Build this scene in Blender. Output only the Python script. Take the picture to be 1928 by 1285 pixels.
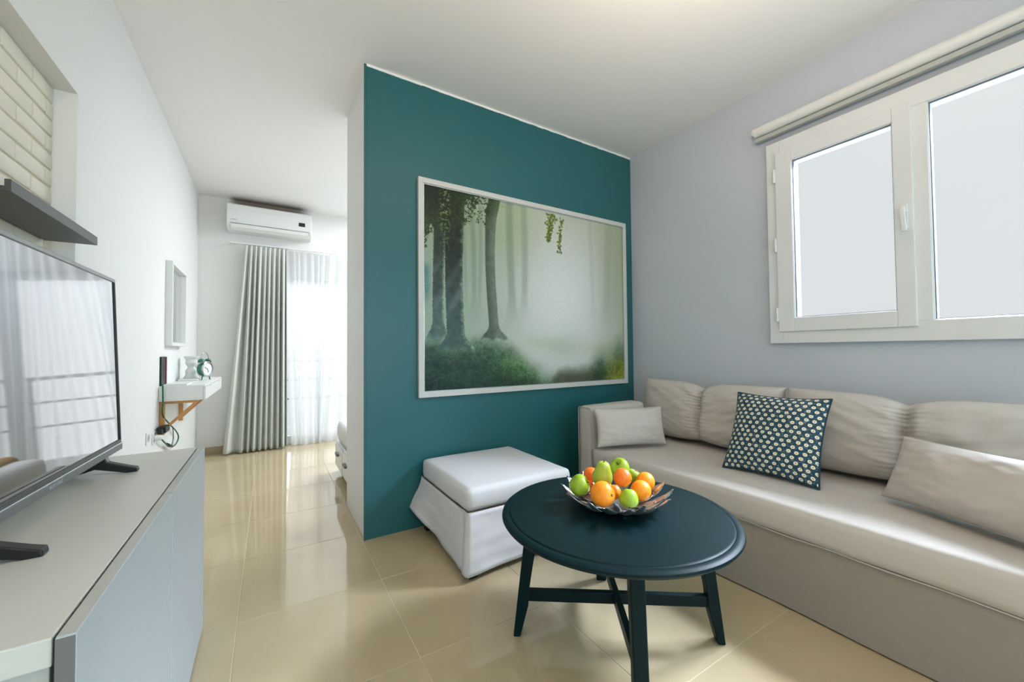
import bpy, bmesh, math, random
import numpy as np
from mathutils import Vector, Matrix, noise

for o in list(bpy.data.objects):
    bpy.data.objects.remove(o, do_unlink=True)
SC = bpy.context.scene
COL = SC.collection
PI = math.pi
R = math.radians
random.seed(7)

# ------------------------------------------------------------------ camera
cam_d = bpy.data.cameras.new('camera')
cam = bpy.data.objects.new('camera', cam_d)
COL.objects.link(cam)
SC.camera = cam
F_PX, YAW, PITCH, ROLL = 741.13, .5528, .0246, -.0088
cam_d.sensor_fit = 'HORIZONTAL'
cam_d.sensor_width = 36.0
cam_d.lens = 36.0 * F_PX / 1928.0
cam_d.clip_start = .02
fw = Vector((math.sin(YAW)*math.cos(PITCH), math.cos(YAW)*math.cos(PITCH), math.sin(PITCH)))
r0 = Vector((math.cos(YAW), -math.sin(YAW), 0)); u0 = r0.cross(fw)
rt = r0*math.cos(ROLL) + u0*math.sin(ROLL)
up = u0*math.cos(ROLL) - r0*math.sin(ROLL)
cam.matrix_world = Matrix(((rt.x, up.x, -fw.x, 0), (rt.y, up.y, -fw.y, 0), (rt.z, up.z, -fw.z, 1.15), (0, 0, 0, 1)))

# ------------------------------------------------------------------ sky, lights, exposure
SC.view_settings.view_transform = 'Standard'
SC.view_settings.look = 'None'
SC.view_settings.gamma = 1.0
SC.view_settings.use_curve_mapping = False
SC.view_settings.exposure = 0.0
W = bpy.data.worlds.new('overcast_sky'); SC.world = W
W.use_nodes = True
bg = W.node_tree.nodes['Background']
bg.inputs['Color'].default_value = (.955, .985, 1.0, 1)
bg.inputs['Strength'].default_value = .84

def area(name, loc, target, sx, sy, power, color):
    d = bpy.data.lights.new(name, 'AREA')
    d.shape = 'RECTANGLE'; d.size = sx; d.size_y = sy
    d.energy = power; d.color = color
    o = bpy.data.objects.new(name, d); COL.objects.link(o)
    o.location = loc
    o.rotation_euler = (Vector(target) - Vector(loc)).to_track_quat('-Z', 'Y').to_euler()
    return o
# bright sea haze beyond the bedroom balcony
area('balcony_daylight', (1.2, 9.6, 2.0), (1.2, 5.6, 1.2), 9.0, 5.0, 430, (.95, .98, 1.0))
# daylight of the bright upper sky falling steeply, and lower daylight falling obliquely, through the living-room window
area('window_sky', (5.2, .2, 4.25), (1.8, 1.1, .5), 2.6, 1.5, 2200, (.75, .83, 1.0))
area('window_daylight', (4.9, -1.3, 2.6), (1.0, 1.9, .9), 2.2, 2.0, 60, (.42, .74, 1.0))
# added fill light through two made-up glazed openings behind the camera
area('rear_fill', (.9, -3.4, 1.7), (1.0, 1.5, 1.3), 3.2, 2.6, 95, (.64, .88, 1.0))
area('side_fill', (3.02, -1.35, 1.72), (.5, .5, 1.2), 1.4, 1.2, 36, (.48, .88, 1.0))
# added fills out of view: two warm, aimed up, and one over the bedroom
area('warm_bounce_fill', (-.3, -.5, 1.9), (-.3, -.3, 3.0), .5, .5, 33, (1.0, .66, .46))
area('ceiling_bounce_fill', (1.35, .6, 2.3), (1.4, .75, 3.0), .5, .5, 11, (1.0, .80, .66))
area('bedroom_fill', (2.0, 4.6, 2.93), (2.0, 4.6, 0), 1.4, 1.2, 104, (.90, .94, 1.0))

# ------------------------------------------------------------------ materials
def lin(r, g, b):
    f = lambda c: (c/255/12.92) if c/255 <= .04045 else ((c/255+.055)/1.055)**2.4
    return (f(r), f(g), f(b), 1)

def mat(name, col, rough=.5, metal=0, var=.0, vscale=6, bump=0, bscale=200, bdist=.002, spec=.5, sheen=0, coat=0):
    m = bpy.data.materials.new(name); m.use_nodes = True
    nt = m.node_tree; b = nt.nodes['Principled BSDF']
    b.inputs['Base Color'].default_value = col
    b.inputs['Roughness'].default_value = rough
    b.inputs['Metallic'].default_value = metal
    b.inputs['Specular IOR Level'].default_value = spec
    if sheen: b.inputs['Sheen Weight'].default_value = sheen
    if coat: b.inputs['Coat Weight'].default_value = coat
    tc = nt.nodes.new('ShaderNodeTexCoord')
    if var:
        n = nt.nodes.new('ShaderNodeTexNoise'); n.inputs['Scale'].default_value = vscale
        n.inputs['Detail'].default_value = 4
        nt.links.new(tc.outputs['Object'], n.inputs['Vector'])
        mx = nt.nodes.new('ShaderNodeMix'); mx.data_type = 'RGBA'
        mx.inputs['A'].default_value = tuple(max(0, c*(1-var)) for c in col[:3]) + (1,)
        mx.inputs['B'].default_value = tuple(min(1, c*(1+var)) for c in col[:3]) + (1,)
        nt.links.new(n.outputs['Fac'], mx.inputs['Factor'])
        nt.links.new(mx.outputs['Result'], b.inputs['Base Color'])
    if bump:
        n2 = nt.nodes.new('ShaderNodeTexNoise'); n2.inputs['Scale'].default_value = bscale
        n2.inputs['Detail'].default_value = 3
        nt.links.new(tc.outputs['Object'], n2.inputs['Vector'])
        bp = nt.nodes.new('ShaderNodeBump'); bp.inputs['Strength'].default_value = bump
        bp.inputs['Distance'].default_value = bdist
        nt.links.new(n2.outputs['Fac'], bp.inputs['Height'])
        nt.links.new(bp.outputs['Normal'], b.inputs['Normal'])
    return m

M = {}
M['white_wall'] = mat('white_wall_paint', lin(226, 227, 224), .55, var=.015, vscale=2, bump=.15, bscale=90)
M['ceiling'] = mat('ceiling_paint', lin(237, 237, 235), .7, var=.012, vscale=1.5, bump=.1, bscale=90)
M['grey_wall'] = mat('grey_wall_paint', lin(196, 204, 214), .6, var=.02, vscale=2, bump=.25, bscale=120)
M['green'] = mat('teal_wall_paint', lin(36, 98, 103), .36, var=.05, vscale=2.5, bump=.12, bscale=160)
M['brick'] = mat('painted_brick', lin(228, 221, 204), .75, var=.05, vscale=7, bump=.4, bscale=60, bdist=.003)
M['mortar'] = mat('painted_mortar', lin(214, 200, 174), .85, var=.1, vscale=12, bump=.6, bscale=110, bdist=.003)
M['grout'] = mat('floor_grout', lin(206, 196, 168), .7, var=.05, vscale=20)
M['skirting'] = mat('beige_skirting_tile', lin(168, 150, 122), .25, var=.06, vscale=9)
M['frame_white'] = mat('white_window_frame', lin(226, 229, 230), .32, var=.01)
M['gasket'] = mat('grey_gasket', lin(110, 115, 122), .6, var=.02)
M['white_lacquer'] = mat('white_lacquer', lin(226, 228, 226), .33, var=.012, vscale=3)
M['cab_top'] = mat('cabinet_top_lacquer', lin(205, 208, 203), .38, var=.02, vscale=3)
M['cab_door'] = mat('cabinet_door_lacquer', lin(178, 188, 195), .35, var=.012, vscale=3)
M['cab_side'] = mat('cabinet_side_grey', lin(178, 182, 178), .4, var=.02, vscale=3)
M['dark_edge'] = mat('door_edge_grey', lin(112, 112, 114), .45, var=.03, vscale=5)
M['slot'] = mat('dark_gap', lin(32, 36, 38), .7, var=.02)
M['black_plastic'] = mat('black_plastic', lin(22, 23, 25), .35, var=.05, vscale=10)
M['tv_trim'] = mat('silver_grey_trim', lin(128, 130, 130), .32, metal=.7, var=.03)
M['tv_light_trim'] = mat('light_trim_line', lin(196, 202, 202), .25, metal=.6, var=.02)
M['screen'] = mat('television_screen_glass', lin(10, 11, 13), .03, var=.02, vscale=3, spec=1.0, coat=1.0)
M['shelf'] = mat('black_painted_shelf', lin(72, 72, 72), .45, var=.06, vscale=8)
M['pine'] = mat('pine_wood', lin(205, 150, 92), .5, var=.12, vscale=24)
M['clock_green'] = mat('green_enamel', lin(38, 112, 92), .3, var=.05, vscale=12)
M['clock_face'] = mat('white_dial', lin(225, 228, 226), .4, var=.015)
M['chrome'] = mat('chrome', lin(170, 172, 172), .18, metal=1, var=.03)
M['cable_green'] = mat('green_cable', lin(28, 98, 62), .5, var=.05)
M['cable_black'] = mat('black_cable', lin(30, 30, 30), .5, var=.05)
M['red_edge'] = mat('dark_red_edge', lin(120, 40, 48), .5, var=.05)
M['table'] = mat('blue_black_stained_wood', lin(5, 30, 33), .42, var=.10, vscale=14, bump=.08, bscale=60, spec=.13)
M['fabric'] = mat('greige_cotton', lin(196, 191, 184), .92, var=.035, vscale=40, bump=.35, bscale=900, bdist=.0012, spec=.08)
M['fabric_shaded'] = mat('shaded_greige_cotton', lin(156, 149, 140), .92, var=.035, vscale=40, bump=.3, bscale=900, bdist=.0012, spec=.08)  # same cotton as the seat, with the shade put into its colour
M['piping'] = mat('greige_piping', lin(188, 182, 174), .9, var=.03, vscale=30)
M['footstool'] = mat('pale_grey_cotton', lin(213, 214, 216), .92, var=.03, vscale=40, bump=.35, bscale=900, bdist=.0012, spec=.08)
M['navy_piping'] = mat('navy_piping', lin(22, 58, 74), .8, var=.05, vscale=30)
M['drape'] = mat('pale_grey_green_drape', lin(207, 211, 204), .9, var=.02, vscale=30, bump=.2, bscale=600, bdist=.001, spec=.2)
M['pic_frame'] = mat('brushed_aluminium_frame', lin(205, 204, 200), .4, var=.02, vscale=30)
M['linen'] = mat('white_linen', lin(225, 225, 222), .9, var=.03, vscale=10, spec=.2)
M['tan'] = mat('tan_blanket', lin(176, 150, 112), .92, var=.1, vscale=4, spec=.2)
M['concrete'] = mat('balcony_concrete', lin(170, 176, 178), .8, var=.08, vscale=5)
M['rail'] = mat('grey_rail_paint', lin(130, 140, 146), .4, var=.04)
M['petal'] = mat('brushed_steel_leaf', lin(190, 190, 188), .36, metal=.9, var=.08, vscale=20)
M['orange'] = mat('orange_peel', lin(250, 148, 10), .42, var=.08, vscale=10, bump=.35, bscale=220, bdist=.0015)
M['deep_orange'] = mat('deep_orange_peel', lin(247, 118, 12), .42, var=.08, vscale=10, bump=.35, bscale=220, bdist=.0015)
M['apple'] = mat('green_apple_skin', lin(146, 178, 42), .3, var=.16, vscale=14)
M['pear'] = mat('green_pear_skin', lin(166, 184, 58), .36, var=.14, vscale=18)
M['stem'] = mat('brown_stem', lin(70, 55, 30), .8, var=.1, vscale=40)
M['lamp_warm'] = mat('plain_socket_white', lin(228, 229, 228), .35, var=.01)

def set_in(nt, a, b): nt.links.new(a, b)
# polished porcelain floor tile
def floor_tile_mat():
    m = bpy.data.materials.new('polished_porcelain'); m.use_nodes = True
    nt = m.node_tree; b = nt.nodes['Principled BSDF']
    geo = nt.nodes.new('ShaderNodeNewGeometry')
    n = nt.nodes.new('ShaderNodeTexNoise'); n.inputs['Scale'].default_value = 2.4; n.inputs['Detail'].default_value = 5
    nt.links.new(geo.outputs['Position'], n.inputs['Vector'])
    cr = nt.nodes.new('ShaderNodeValToRGB')
    cr.color_ramp.elements[0].position = .3; cr.color_ramp.elements[0].color = lin(181, 164, 131)
    cr.color_ramp.elements[1].position = .75; cr.color_ramp.elements[1].color = lin(190, 174, 141)
    nt.links.new(n.outputs['Fac'], cr.inputs['Fac'])
    nt.links.new(cr.outputs['Color'], b.inputs['Base Color'])
    b.inputs['Roughness'].default_value = .07
    b.inputs['IOR'].default_value = 1.55
    return m
M['tile'] = floor_tile_mat()

def glass_mat():
    m = bpy.data.materials.new('window_glass'); m.use_nodes = True
    nt = m.node_tree; nt.nodes.clear()
    out = nt.nodes.new('ShaderNodeOutputMaterial')
    tr = nt.nodes.new('ShaderNodeBsdfTransparent'); tr.inputs['Color'].default_value = (.96, .97, .975, 1)
    gl = nt.nodes.new('ShaderNodeBsdfGlossy'); gl.inputs['Roughness'].default_value = .02
    fr = nt.nodes.new('ShaderNodeFresnel'); fr.inputs['IOR'].default_value = 1.3
    mx = nt.nodes.new('ShaderNodeMixShader')
    nt.links.new(fr.outputs['Fac'], mx.inputs['Fac'])
    nt.links.new(tr.outputs[0], mx.inputs[1]); nt.links.new(gl.outputs[0], mx.inputs[2])
    nt.links.new(mx.outputs[0], out.inputs['Surface'])
    return m
M['glass'] = glass_mat()

def sheer_mat():
    m = bpy.data.materials.new('sheer_voile'); m.use_nodes = True
    nt = m.node_tree; nt.nodes.clear()
    out = nt.nodes.new('ShaderNodeOutputMaterial')
    tr = nt.nodes.new('ShaderNodeBsdfTransparent')
    tl = nt.nodes.new('ShaderNodeBsdfTranslucent'); tl.inputs['Color'].default_value = (.86, .88, .89, 1)
    df = nt.nodes.new('ShaderNodeBsdfDiffuse'); df.inputs['Color'].default_value = (.86, .88, .89, 1)
    m1 = nt.nodes.new('ShaderNodeMixShader'); m1.inputs['Fac'].default_value = .6
    nt.links.new(df.outputs[0], m1.inputs[1]); nt.links.new(tl.outputs[0], m1.inputs[2])
    m2 = nt.nodes.new('ShaderNodeMixShader')
    tc = nt.nodes.new('ShaderNodeTexCoord')
    n = nt.nodes.new('ShaderNodeTexNoise'); n.inputs['Scale'].default_value = 300
    nt.links.new(tc.outputs['Object'], n.inputs['Vector'])
    mr = nt.nodes.new('ShaderNodeMapRange'); mr.inputs['To Min'].default_value = .66; mr.inputs['To Max'].default_value = .78
    nt.links.new(n.outputs['Fac'], mr.inputs['Value'])
    lw = nt.nodes.new('ShaderNodeLayerWeight'); lw.inputs['Blend'].default_value = .45
    ad = nt.nodes.new('ShaderNodeMath'); ad.operation = 'MULTIPLY_ADD'; ad.use_clamp = True
    nt.links.new(lw.outputs['Facing'], ad.inputs[0]); ad.inputs[1].default_value = .38; nt.links.new(mr.outputs['Result'], ad.inputs[2])
    nt.links.new(ad.outputs[0], m2.inputs['Fac'])
    nt.links.new(tr.outputs[0], m2.inputs[1]); nt.links.new(m1.outputs[0], m2.inputs[2])
    nt.links.new(m2.outputs[0], out.inputs['Surface'])
    return m
M['sheer'] = sheer_mat()

def mirror_mat():
    m = mat('mirror_silver', lin(225, 226, 222), .03, metal=1, var=.005)
    return m
M['mirror'] = mirror_mat()

def flower_mat():
    # flat print: staggered cream flowers with tan centres on navy-teal leaves
    m = bpy.data.materials.new('flower_print_cotton'); m.use_nodes = True
    nt = m.node_tree; b = nt.nodes['Principled BSDF']; L = nt.links.new
    b.inputs['Roughness'].default_value = .75
    b.inputs['Sheen Weight'].default_value = .1
    uv = nt.nodes.new('ShaderNodeUVMap'); uv.uv_map = 'UVMap'
    sep = nt.nodes.new('ShaderNodeSeparateXYZ'); L(uv.outputs['UV'], sep.inputs[0])
    def math_(op, a, bb=None):
        n = nt.nodes.new('ShaderNodeMath'); n.operation = op
        for i, x in enumerate((a, bb)):
            if x is None: continue
            if isinstance(x, (int, float)): n.inputs[i].default_value = x
            else: L(x, n.inputs[i])
        return n.outputs[0]
    ny = math_('MULTIPLY', sep.outputs['Y'], 18.0)
    row = math_('FLOOR', ny)
    odd = math_('MULTIPLY', math_('MODULO', row, 2.0), .5)
    nx = math_('ADD', math_('MULTIPLY', sep.outputs['X'], 12.5), odd)
    colm = math_('FLOOR', nx)
    # little jitter per flower
    cw = nt.nodes.new('ShaderNodeCombineXYZ'); L(colm, cw.inputs[0]); L(row, cw.inputs[1])
    wn = nt.nodes.new('ShaderNodeTexWhiteNoise'); wn.noise_dimensions = '2D'; L(cw.outputs[0], wn.inputs['Vector'])
    ws = nt.nodes.new('ShaderNodeSeparateColor'); L(wn.outputs['Color'], ws.inputs[0])
    fx = math_('SUBTRACT', math_('FRACT', nx), math_('ADD', .42, math_('MULTIPLY', ws.outputs[0], .16)))
    fy = math_('SUBTRACT', math_('FRACT', ny), math_('ADD', .42, math_('MULTIPLY', ws.outputs[1], .16)))
    d = math_('SQRT', math_('ADD', math_('POWER', math_('MULTIPLY', fx, 1.3), 2.0), math_('POWER', fy, 2.0)))
    ang = nt.nodes.new('ShaderNodeMath'); ang.operation = 'ARCTAN2'; L(fx, ang.inputs[0]); L(fy, ang.inputs[1])
    wob = math_('MULTIPLY', math_('SINE', math_('MULTIPLY', ang.outputs[0], 9.0)), .018)
    dd = math_('ADD', d, wob)
    cream = math_('LESS_THAN', dd, .34)
    centre = math_('LESS_THAN', dd, .15)
    vor = nt.nodes.new('ShaderNodeTexVoronoi'); vor.inputs['Scale'].default_value = 52; vor.feature = 'DISTANCE_TO_EDGE'
    L(uv.outputs['UV'], vor.inputs['Vector'])
    cr = nt.nodes.new('ShaderNodeValToRGB')
    cr.color_ramp.elements[0].position = .06; cr.color_ramp.elements[0].color = lin(96, 122, 128)
    cr.color_ramp.elements[1].position = .16; cr.color_ramp.elements[1].color = lin(14, 66, 86)
    L(vor.outputs['Distance'], cr.inputs['Fac'])
    n = nt.nodes.new('ShaderNodeTexNoise'); n.inputs['Scale'].default_value = 40; L(uv.outputs['UV'], n.inputs['Vector'])
    cr2 = nt.nodes.new('ShaderNodeValToRGB')
    cr2.color_ramp.elements[0].position = .5; cr2.color_ramp.elements[0].color = (0, 0, 0, 1)
    cr2.color_ramp.elements[1].position = .58; cr2.color_ramp.elements[1].color = (1, 1, 1, 1)
    L(n.outputs['Fac'], cr2.inputs['Fac'])
    def mix(f, a, bb):
        x = nt.nodes.new('ShaderNodeMix'); x.data_type = 'RGBA'
        if isinstance(f, (int, float)): x.inputs['Factor'].default_value = f
        else: L(f, x.inputs['Factor'])
        for k, v in (('A', a), ('B', bb)):
            if isinstance(v, tuple): x.inputs[k].default_value = v
            else: L(v, x.inputs[k])
        return x.outputs['Result']
    base = mix(cr2.outputs['Color'], lin(12, 58, 78), cr.outputs['Color'])
    c1 = mix(cream, base, lin(238, 232, 212))
    c2 = mix(centre, c1, lin(204, 172, 120))
    L(c2, b.inputs['Base Color'])
    return m
M['flower'] = flower_mat()

def print_mat():
    m = bpy.data.materials.new('printed_forest'); m.use_nodes = True
    nt = m.node_tree; b = nt.nodes['Principled BSDF']
    a = nt.nodes.new('ShaderNodeVertexColor'); a.layer_name = 'print'
    nt.links.new(a.outputs['Color'], b.inputs['Base Color'])
    b.inputs['Roughness'].default_value = .35
    b.inputs['Specular IOR Level'].default_value = .25
    return m
M['print'] = print_mat()

def dust_and_shade(m, axis, lo, hi):
    # brown dust and the shade above the air conditioner, painted into both colours
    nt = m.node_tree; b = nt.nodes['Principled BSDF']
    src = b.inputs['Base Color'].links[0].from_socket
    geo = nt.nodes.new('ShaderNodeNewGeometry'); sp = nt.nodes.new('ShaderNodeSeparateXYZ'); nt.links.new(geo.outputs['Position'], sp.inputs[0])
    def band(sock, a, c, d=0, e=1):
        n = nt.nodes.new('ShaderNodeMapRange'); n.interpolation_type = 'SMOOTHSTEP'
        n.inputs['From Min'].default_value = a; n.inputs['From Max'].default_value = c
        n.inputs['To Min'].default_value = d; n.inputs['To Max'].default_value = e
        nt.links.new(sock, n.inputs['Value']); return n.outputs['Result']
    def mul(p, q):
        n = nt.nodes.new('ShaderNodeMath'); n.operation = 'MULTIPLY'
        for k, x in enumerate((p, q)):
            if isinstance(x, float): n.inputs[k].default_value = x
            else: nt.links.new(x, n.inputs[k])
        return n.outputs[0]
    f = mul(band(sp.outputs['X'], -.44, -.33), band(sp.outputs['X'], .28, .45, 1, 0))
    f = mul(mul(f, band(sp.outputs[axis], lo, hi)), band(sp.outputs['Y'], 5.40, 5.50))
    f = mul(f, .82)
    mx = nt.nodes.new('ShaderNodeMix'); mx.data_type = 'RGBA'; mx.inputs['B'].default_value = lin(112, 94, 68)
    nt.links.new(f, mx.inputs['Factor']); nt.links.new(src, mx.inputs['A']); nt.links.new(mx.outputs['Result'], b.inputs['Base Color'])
dust_and_shade(M['white_wall'], 'Z', 2.84, 2.93)
dust_and_shade(M['ceiling'], 'Y', 5.50, 5.62)

# ------------------------------------------------------------------ mesh builders
class MB:
    def __init__(s): s.v = []; s.f = []
    def add(s, v, f):
        k = len(s.v); s.v += [tuple(p) for p in v]; s.f += [tuple(i+k for i in q) for q in f]
    def box(s, a, b):
        x0, x1 = sorted((a[0], b[0])); y0, y1 = sorted((a[1], b[1])); z0, z1 = sorted((a[2], b[2]))
        s.add([(x0,y0,z0),(x1,y0,z0),(x1,y1,z0),(x0,y1,z0),(x0,y0,z1),(x1,y0,z1),(x1,y1,z1),(x0,y1,z1)],
              [(0,3,2,1),(4,5,6,7),(0,1,5,4),(1,2,6,5),(2,3,7,6),(3,0,4,7)])
        return s
    def prism(s, poly, ax, a, b):
        # poly: 2D points; extruded along axis ax from a to b
        def P(p, h):
            if ax == 0: return (h, p[0], p[1])
            if ax == 1: return (p[0], h, p[1])
            return (p[0], p[1], h)
        n = len(poly)
        s.add([P(p, a) for p in poly] + [P(p, b) for p in poly],
              [tuple(range(n))[::-1], tuple(range(n, 2*n))] + [(i, (i+1) % n, n+(i+1) % n, n+i) for i in range(n)])
        return s
    def lathe(s, prof, seg=32, M4=None, close=True):
        v = []; f = []
        for r, z in prof:
            for k in range(seg):
                a = 2*PI*k/seg; v.append(Vector((r*math.cos(a), r*math.sin(a), z)))
        for i in range(len(prof)-1):
            for k in range(seg):
                f.append((i*seg+k, i*seg+(k+1) % seg, (i+1)*seg+(k+1) % seg, (i+1)*seg+k))
        if close:
            f.append(tuple(range(seg))[::-1]); m = (len(prof)-1)*seg
            f.append(tuple(range(m, m+seg)))
        if M4 is not None: v = [M4 @ p for p in v]
        s.add(v, f); return s
    def tube(s, pts, r, seg=8, cyc=False):
        pts = [Vector(p) for p in pts]; n = len(pts)
        v = []; f = []; prev = None
        for i, p in enumerate(pts):
            if cyc: t = pts[(i+1) % n] - pts[i-1]
            else: t = pts[min(i+1, n-1)] - pts[max(i-1, 0)]
            t.normalize()
            if prev is None:
                a = Vector((0, 0, 1)) if abs(t.z) < .9 else Vector((1, 0, 0))
                e = t.cross(a).normalized()
            else:
                e = (prev - t*prev.dot(t)).normalized()
            prev = e; g = t.cross(e)
            rr = r[i] if isinstance(r, (list, tuple)) else r
            for k in range(seg):
                a = 2*PI*k/seg; v.append(p + e*rr*math.cos(a) + g*rr*math.sin(a))
        m = n if cyc else n-1
        for i in range(m):
            j = (i+1) % n
            for k in range(seg):
                f.append((i*seg+k, i*seg+(k+1) % seg, j*seg+(k+1) % seg, j*seg+k))
        if not cyc:
            f.append(tuple(range(seg))[::-1]); f.append(tuple(range((n-1)*seg, n*seg)))
        s.add(v, f); return s
    def bar(s, p, q, w, h, upv=(0, 0, 1)):
        p = Vector(p); q = Vector(q); t = (q-p).normalized(); u = Vector(upv); e = t.cross(u).normalized(); g = e.cross(t)
        v = [c + e*a*w/2 + g*b*h/2 for c in (p, q) for a, b in ((-1,-1),(1,-1),(1,1),(-1,1))]
        s.add(v, [(0,3,2,1),(4,5,6,7),(0,1,5,4),(1,2,6,5),(2,3,7,6),(3,0,4,7)]); return s
    def build(s, name, m, parent=None, smooth=False, bevel=0, seg=2, loc=None, sub=0):
        me = bpy.data.meshes.new(name); me.from_pydata(s.v, [], s.f); me.update()
        bm = bmesh.new(); bm.from_mesh(me); bmesh.ops.recalc_face_normals(bm, faces=bm.faces); bm.to_mesh(me); bm.free()
        if m: me.materials.append(m)
        o = bpy.data.objects.new(name, me); COL.objects.link(o)
        if loc is not None: o.location = loc
        if smooth: me.polygons.foreach_set('use_smooth', [True]*len(me.polygons))
        if bevel:
            b = o.modifiers.new('bevel', 'BEVEL'); b.width = bevel; b.segments = seg; b.limit_method = 'ANGLE'; b.angle_limit = R(40)
        if sub:
            b = o.modifiers.new('subdivision', 'SUBSURF'); b.levels = sub; b.render_levels = sub
        if parent: o.parent = parent
        return o

def empty(name, loc=(0, 0, 0), rz=0):
    o = bpy.data.objects.new(name, None); COL.objects.link(o)
    o.location = loc; o.rotation_euler = (0, 0, rz); o.empty_display_size = .05
    return o
def tag(o, label, cat, group=None, kind=None):
    o['label'] = label; o['category'] = cat
    if group: o['group'] = group
    if kind: o['kind'] = kind
    return o
def struct(o): o['kind'] = 'structure'; return o
def copy_tree(o, parent=None):
    c = o.copy(); COL.objects.link(c)
    if parent: c.parent = parent
    for ch in list(o.children): copy_tree(ch, c)
    return c
def rnd_box(name, m, a, b, rad, parent=None, seg=4):
    o = MB().box(a, b).build(name, m, parent, smooth=True)
    bv = o.modifiers.new('bevel', 'BEVEL'); bv.width = rad; bv.segments = seg
    return o
def auto_smooth(o, ang=40):
    me = o.data
    me.polygons.foreach_set('use_smooth', [True]*len(me.polygons))
    bm = bmesh.new(); bm.from_mesh(me)
    for e in bm.edges:
        if len(e.link_faces) == 2 and e.calc_face_angle(0) > R(ang): e.smooth = False
    bm.to_mesh(me); bm.free()
    return o

# ------------------------------------------------------------------ room
XL, XR, YB, YG, YF, CZ = -.692, 2.902, -2.3, 2.544, 5.65, 2.964

# floor: grout bed with tiles
floor = struct(MB().box((XL-.2, YB-.2, -.12), (XR+.2, YF+.2, -.0018)).build('floor', M['grout']))
tile_cache = {}
def tile_mesh(w, d):
    key = (round(w, 3), round(d, 3))
    if key in tile_cache: return tile_cache[key]
    c = .0011; mb = MB()
    v = [(0,0,-.008),(w,0,-.008),(w,d,-.008),(0,d,-.008),(0,0,-c),(w,0,-c),(w,d,-c),(0,d,-c),(c,c,0),(w-c,c,0),(w-c,d-c,0),(c,d-c,0)]
    f = [(0,3,2,1),(0,1,5,4),(1,2,6,5),(2,3,7,6),(3,0,4,7),(4,5,9,8),(5,6,10,9),(6,7,11,10),(7,4,8,11),(8,9,10,11)]
    me = bpy.data.meshes.new('tile'); me.from_pydata(v, [], f); me.update(); me.materials.append(M['tile'])
    tile_cache[key] = me; return me
gx = [-.11 + .6*k for k in range(-2, 7)]; gy = [.868 + .6*k for k in range(-7, 10)]
G = .0032
for i in range(len(gx)-1):
    for j in range(len(gy)-1):
        x0, x1 = max(gx[i], XL+.001-G/2), min(gx[i+1], XR-.001+G/2)
        y0, y1 = max(gy[j], YB+.001), min(gy[j+1], YF-.001)
        x0 += G/2; x1 -= G/2; y0 += G/2; y1 -= G/2
        if x1-x0 < .02 or y1-y0 < .02: continue
        if x0 > .5 and y0 > 2.56 and y1 < 3.22: continue
        t = bpy.data.objects.new('tile', tile_mesh(x1-x0, y1-y0)); COL.objects.link(t)
        t.location = (x0, y0, random.uniform(-.0002, .0002)); t.parent = floor

ceil = struct(MB().box((XL-.2, YB-.2, CZ), (XR+.2, YF+.2, CZ+.15)).build('ceiling', M['ceiling']))

# left wall with brick niche
NY0, NY1, NZ0, NZ1, NX = .55, 2.347, .80, 2.247, XL-.074
mb = MB()
mb.box((XL-.25, YB-.2, 0), (XL, NY0, CZ)); mb.box((XL-.25, NY1, 0), (XL, YF+.2, CZ))
mb.box((XL-.25, NY0, 0), (XL, NY1, NZ0)); mb.box((XL-.25, NY0, NZ1), (XL, NY1, CZ))
mb.box((XL-.25, NY0, NZ0), (NX-.004, NY1, NZ1))
wl = struct(mb.build('wall_left', M['white_wall']))
mo = MB().box((NX-.004, NY0, NZ0), (NX, NY1, NZ1)).build('mortar_bed', M['mortar'], wl)
rb = random.Random(3)
def brick_mesh(ly, lz, seed):
    # chamfered brick face with uneven, hand-painted surface
    q = random.Random(seed); ny, nz = 5, 4; d = .006; v = []; f = []
    for j in range(nz):
        for i in range(ny):
            y = (0, .006, ly/2, ly-.006, ly)[i]; z = (0, .006, lz-.006, lz)[j]
            e = i in (0, ny-1) or j in (0, nz-1)
            x = (d*.5 if e else d) + q.uniform(-.0007, .0007)
            if e:
                y += q.uniform(-.0022, .0022); z += q.uniform(-.0018, .0018)
            v.append((x, y, z))
    for j in range(nz-1):
        for i in range(ny-1): f.append((j*ny+i, j*ny+i+1, (j+1)*ny+i+1, (j+1)*ny+i))
    ring = [i for i in range(ny)] + [j*ny+ny-1 for j in range(1, nz)] + [(nz-1)*ny+i for i in range(ny-2, -1, -1)] + [j*ny for j in range(nz-2, 0, -1)]
    k = len(v)
    for r_ in ring: v.append((-.002, v[r_][1], v[r_][2]))
    n = len(ring)
    for a in range(n): f.append((ring[a], k+a, k+(a+1) % n, ring[(a+1) % n]))
    me = bpy.data.meshes.new('brick'); me.from_pydata(v, [], f); me.update(); me.materials.append(M['brick'])
    me.polygons.foreach_set('use_smooth', [True]*len(me.polygons))
    return me
course, bl, bj = .0695, .212, .008
full = [brick_mesh(bl-bj, course-bj, s) for s in range(8)]
z = NZ1 - .004; row = 0
while z - course > NZ0 - .01:
    zb = z - course + bj
    off = .06 if row % 2 else .166
    y = NY1 - .004
    first = True
    while y > NY0 + .03:
        ln = (off if first else bl) ; first = False
        y0 = y - ln + bj
        if y0 < NY0+.004: y0 = NY0+.004
        me = rb.choice(full) if abs((y-y0)-(bl-bj)) < 1e-6 else brick_mesh(y-y0, course-bj, rb.randint(0, 999))
        b = bpy.data.objects.new('brick', me); COL.objects.link(b)
        b.location = (NX, y0, zb + rb.uniform(-.0012, .0012)); b.parent = wl
        y -= ln
    z -= course; row += 1

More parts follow.
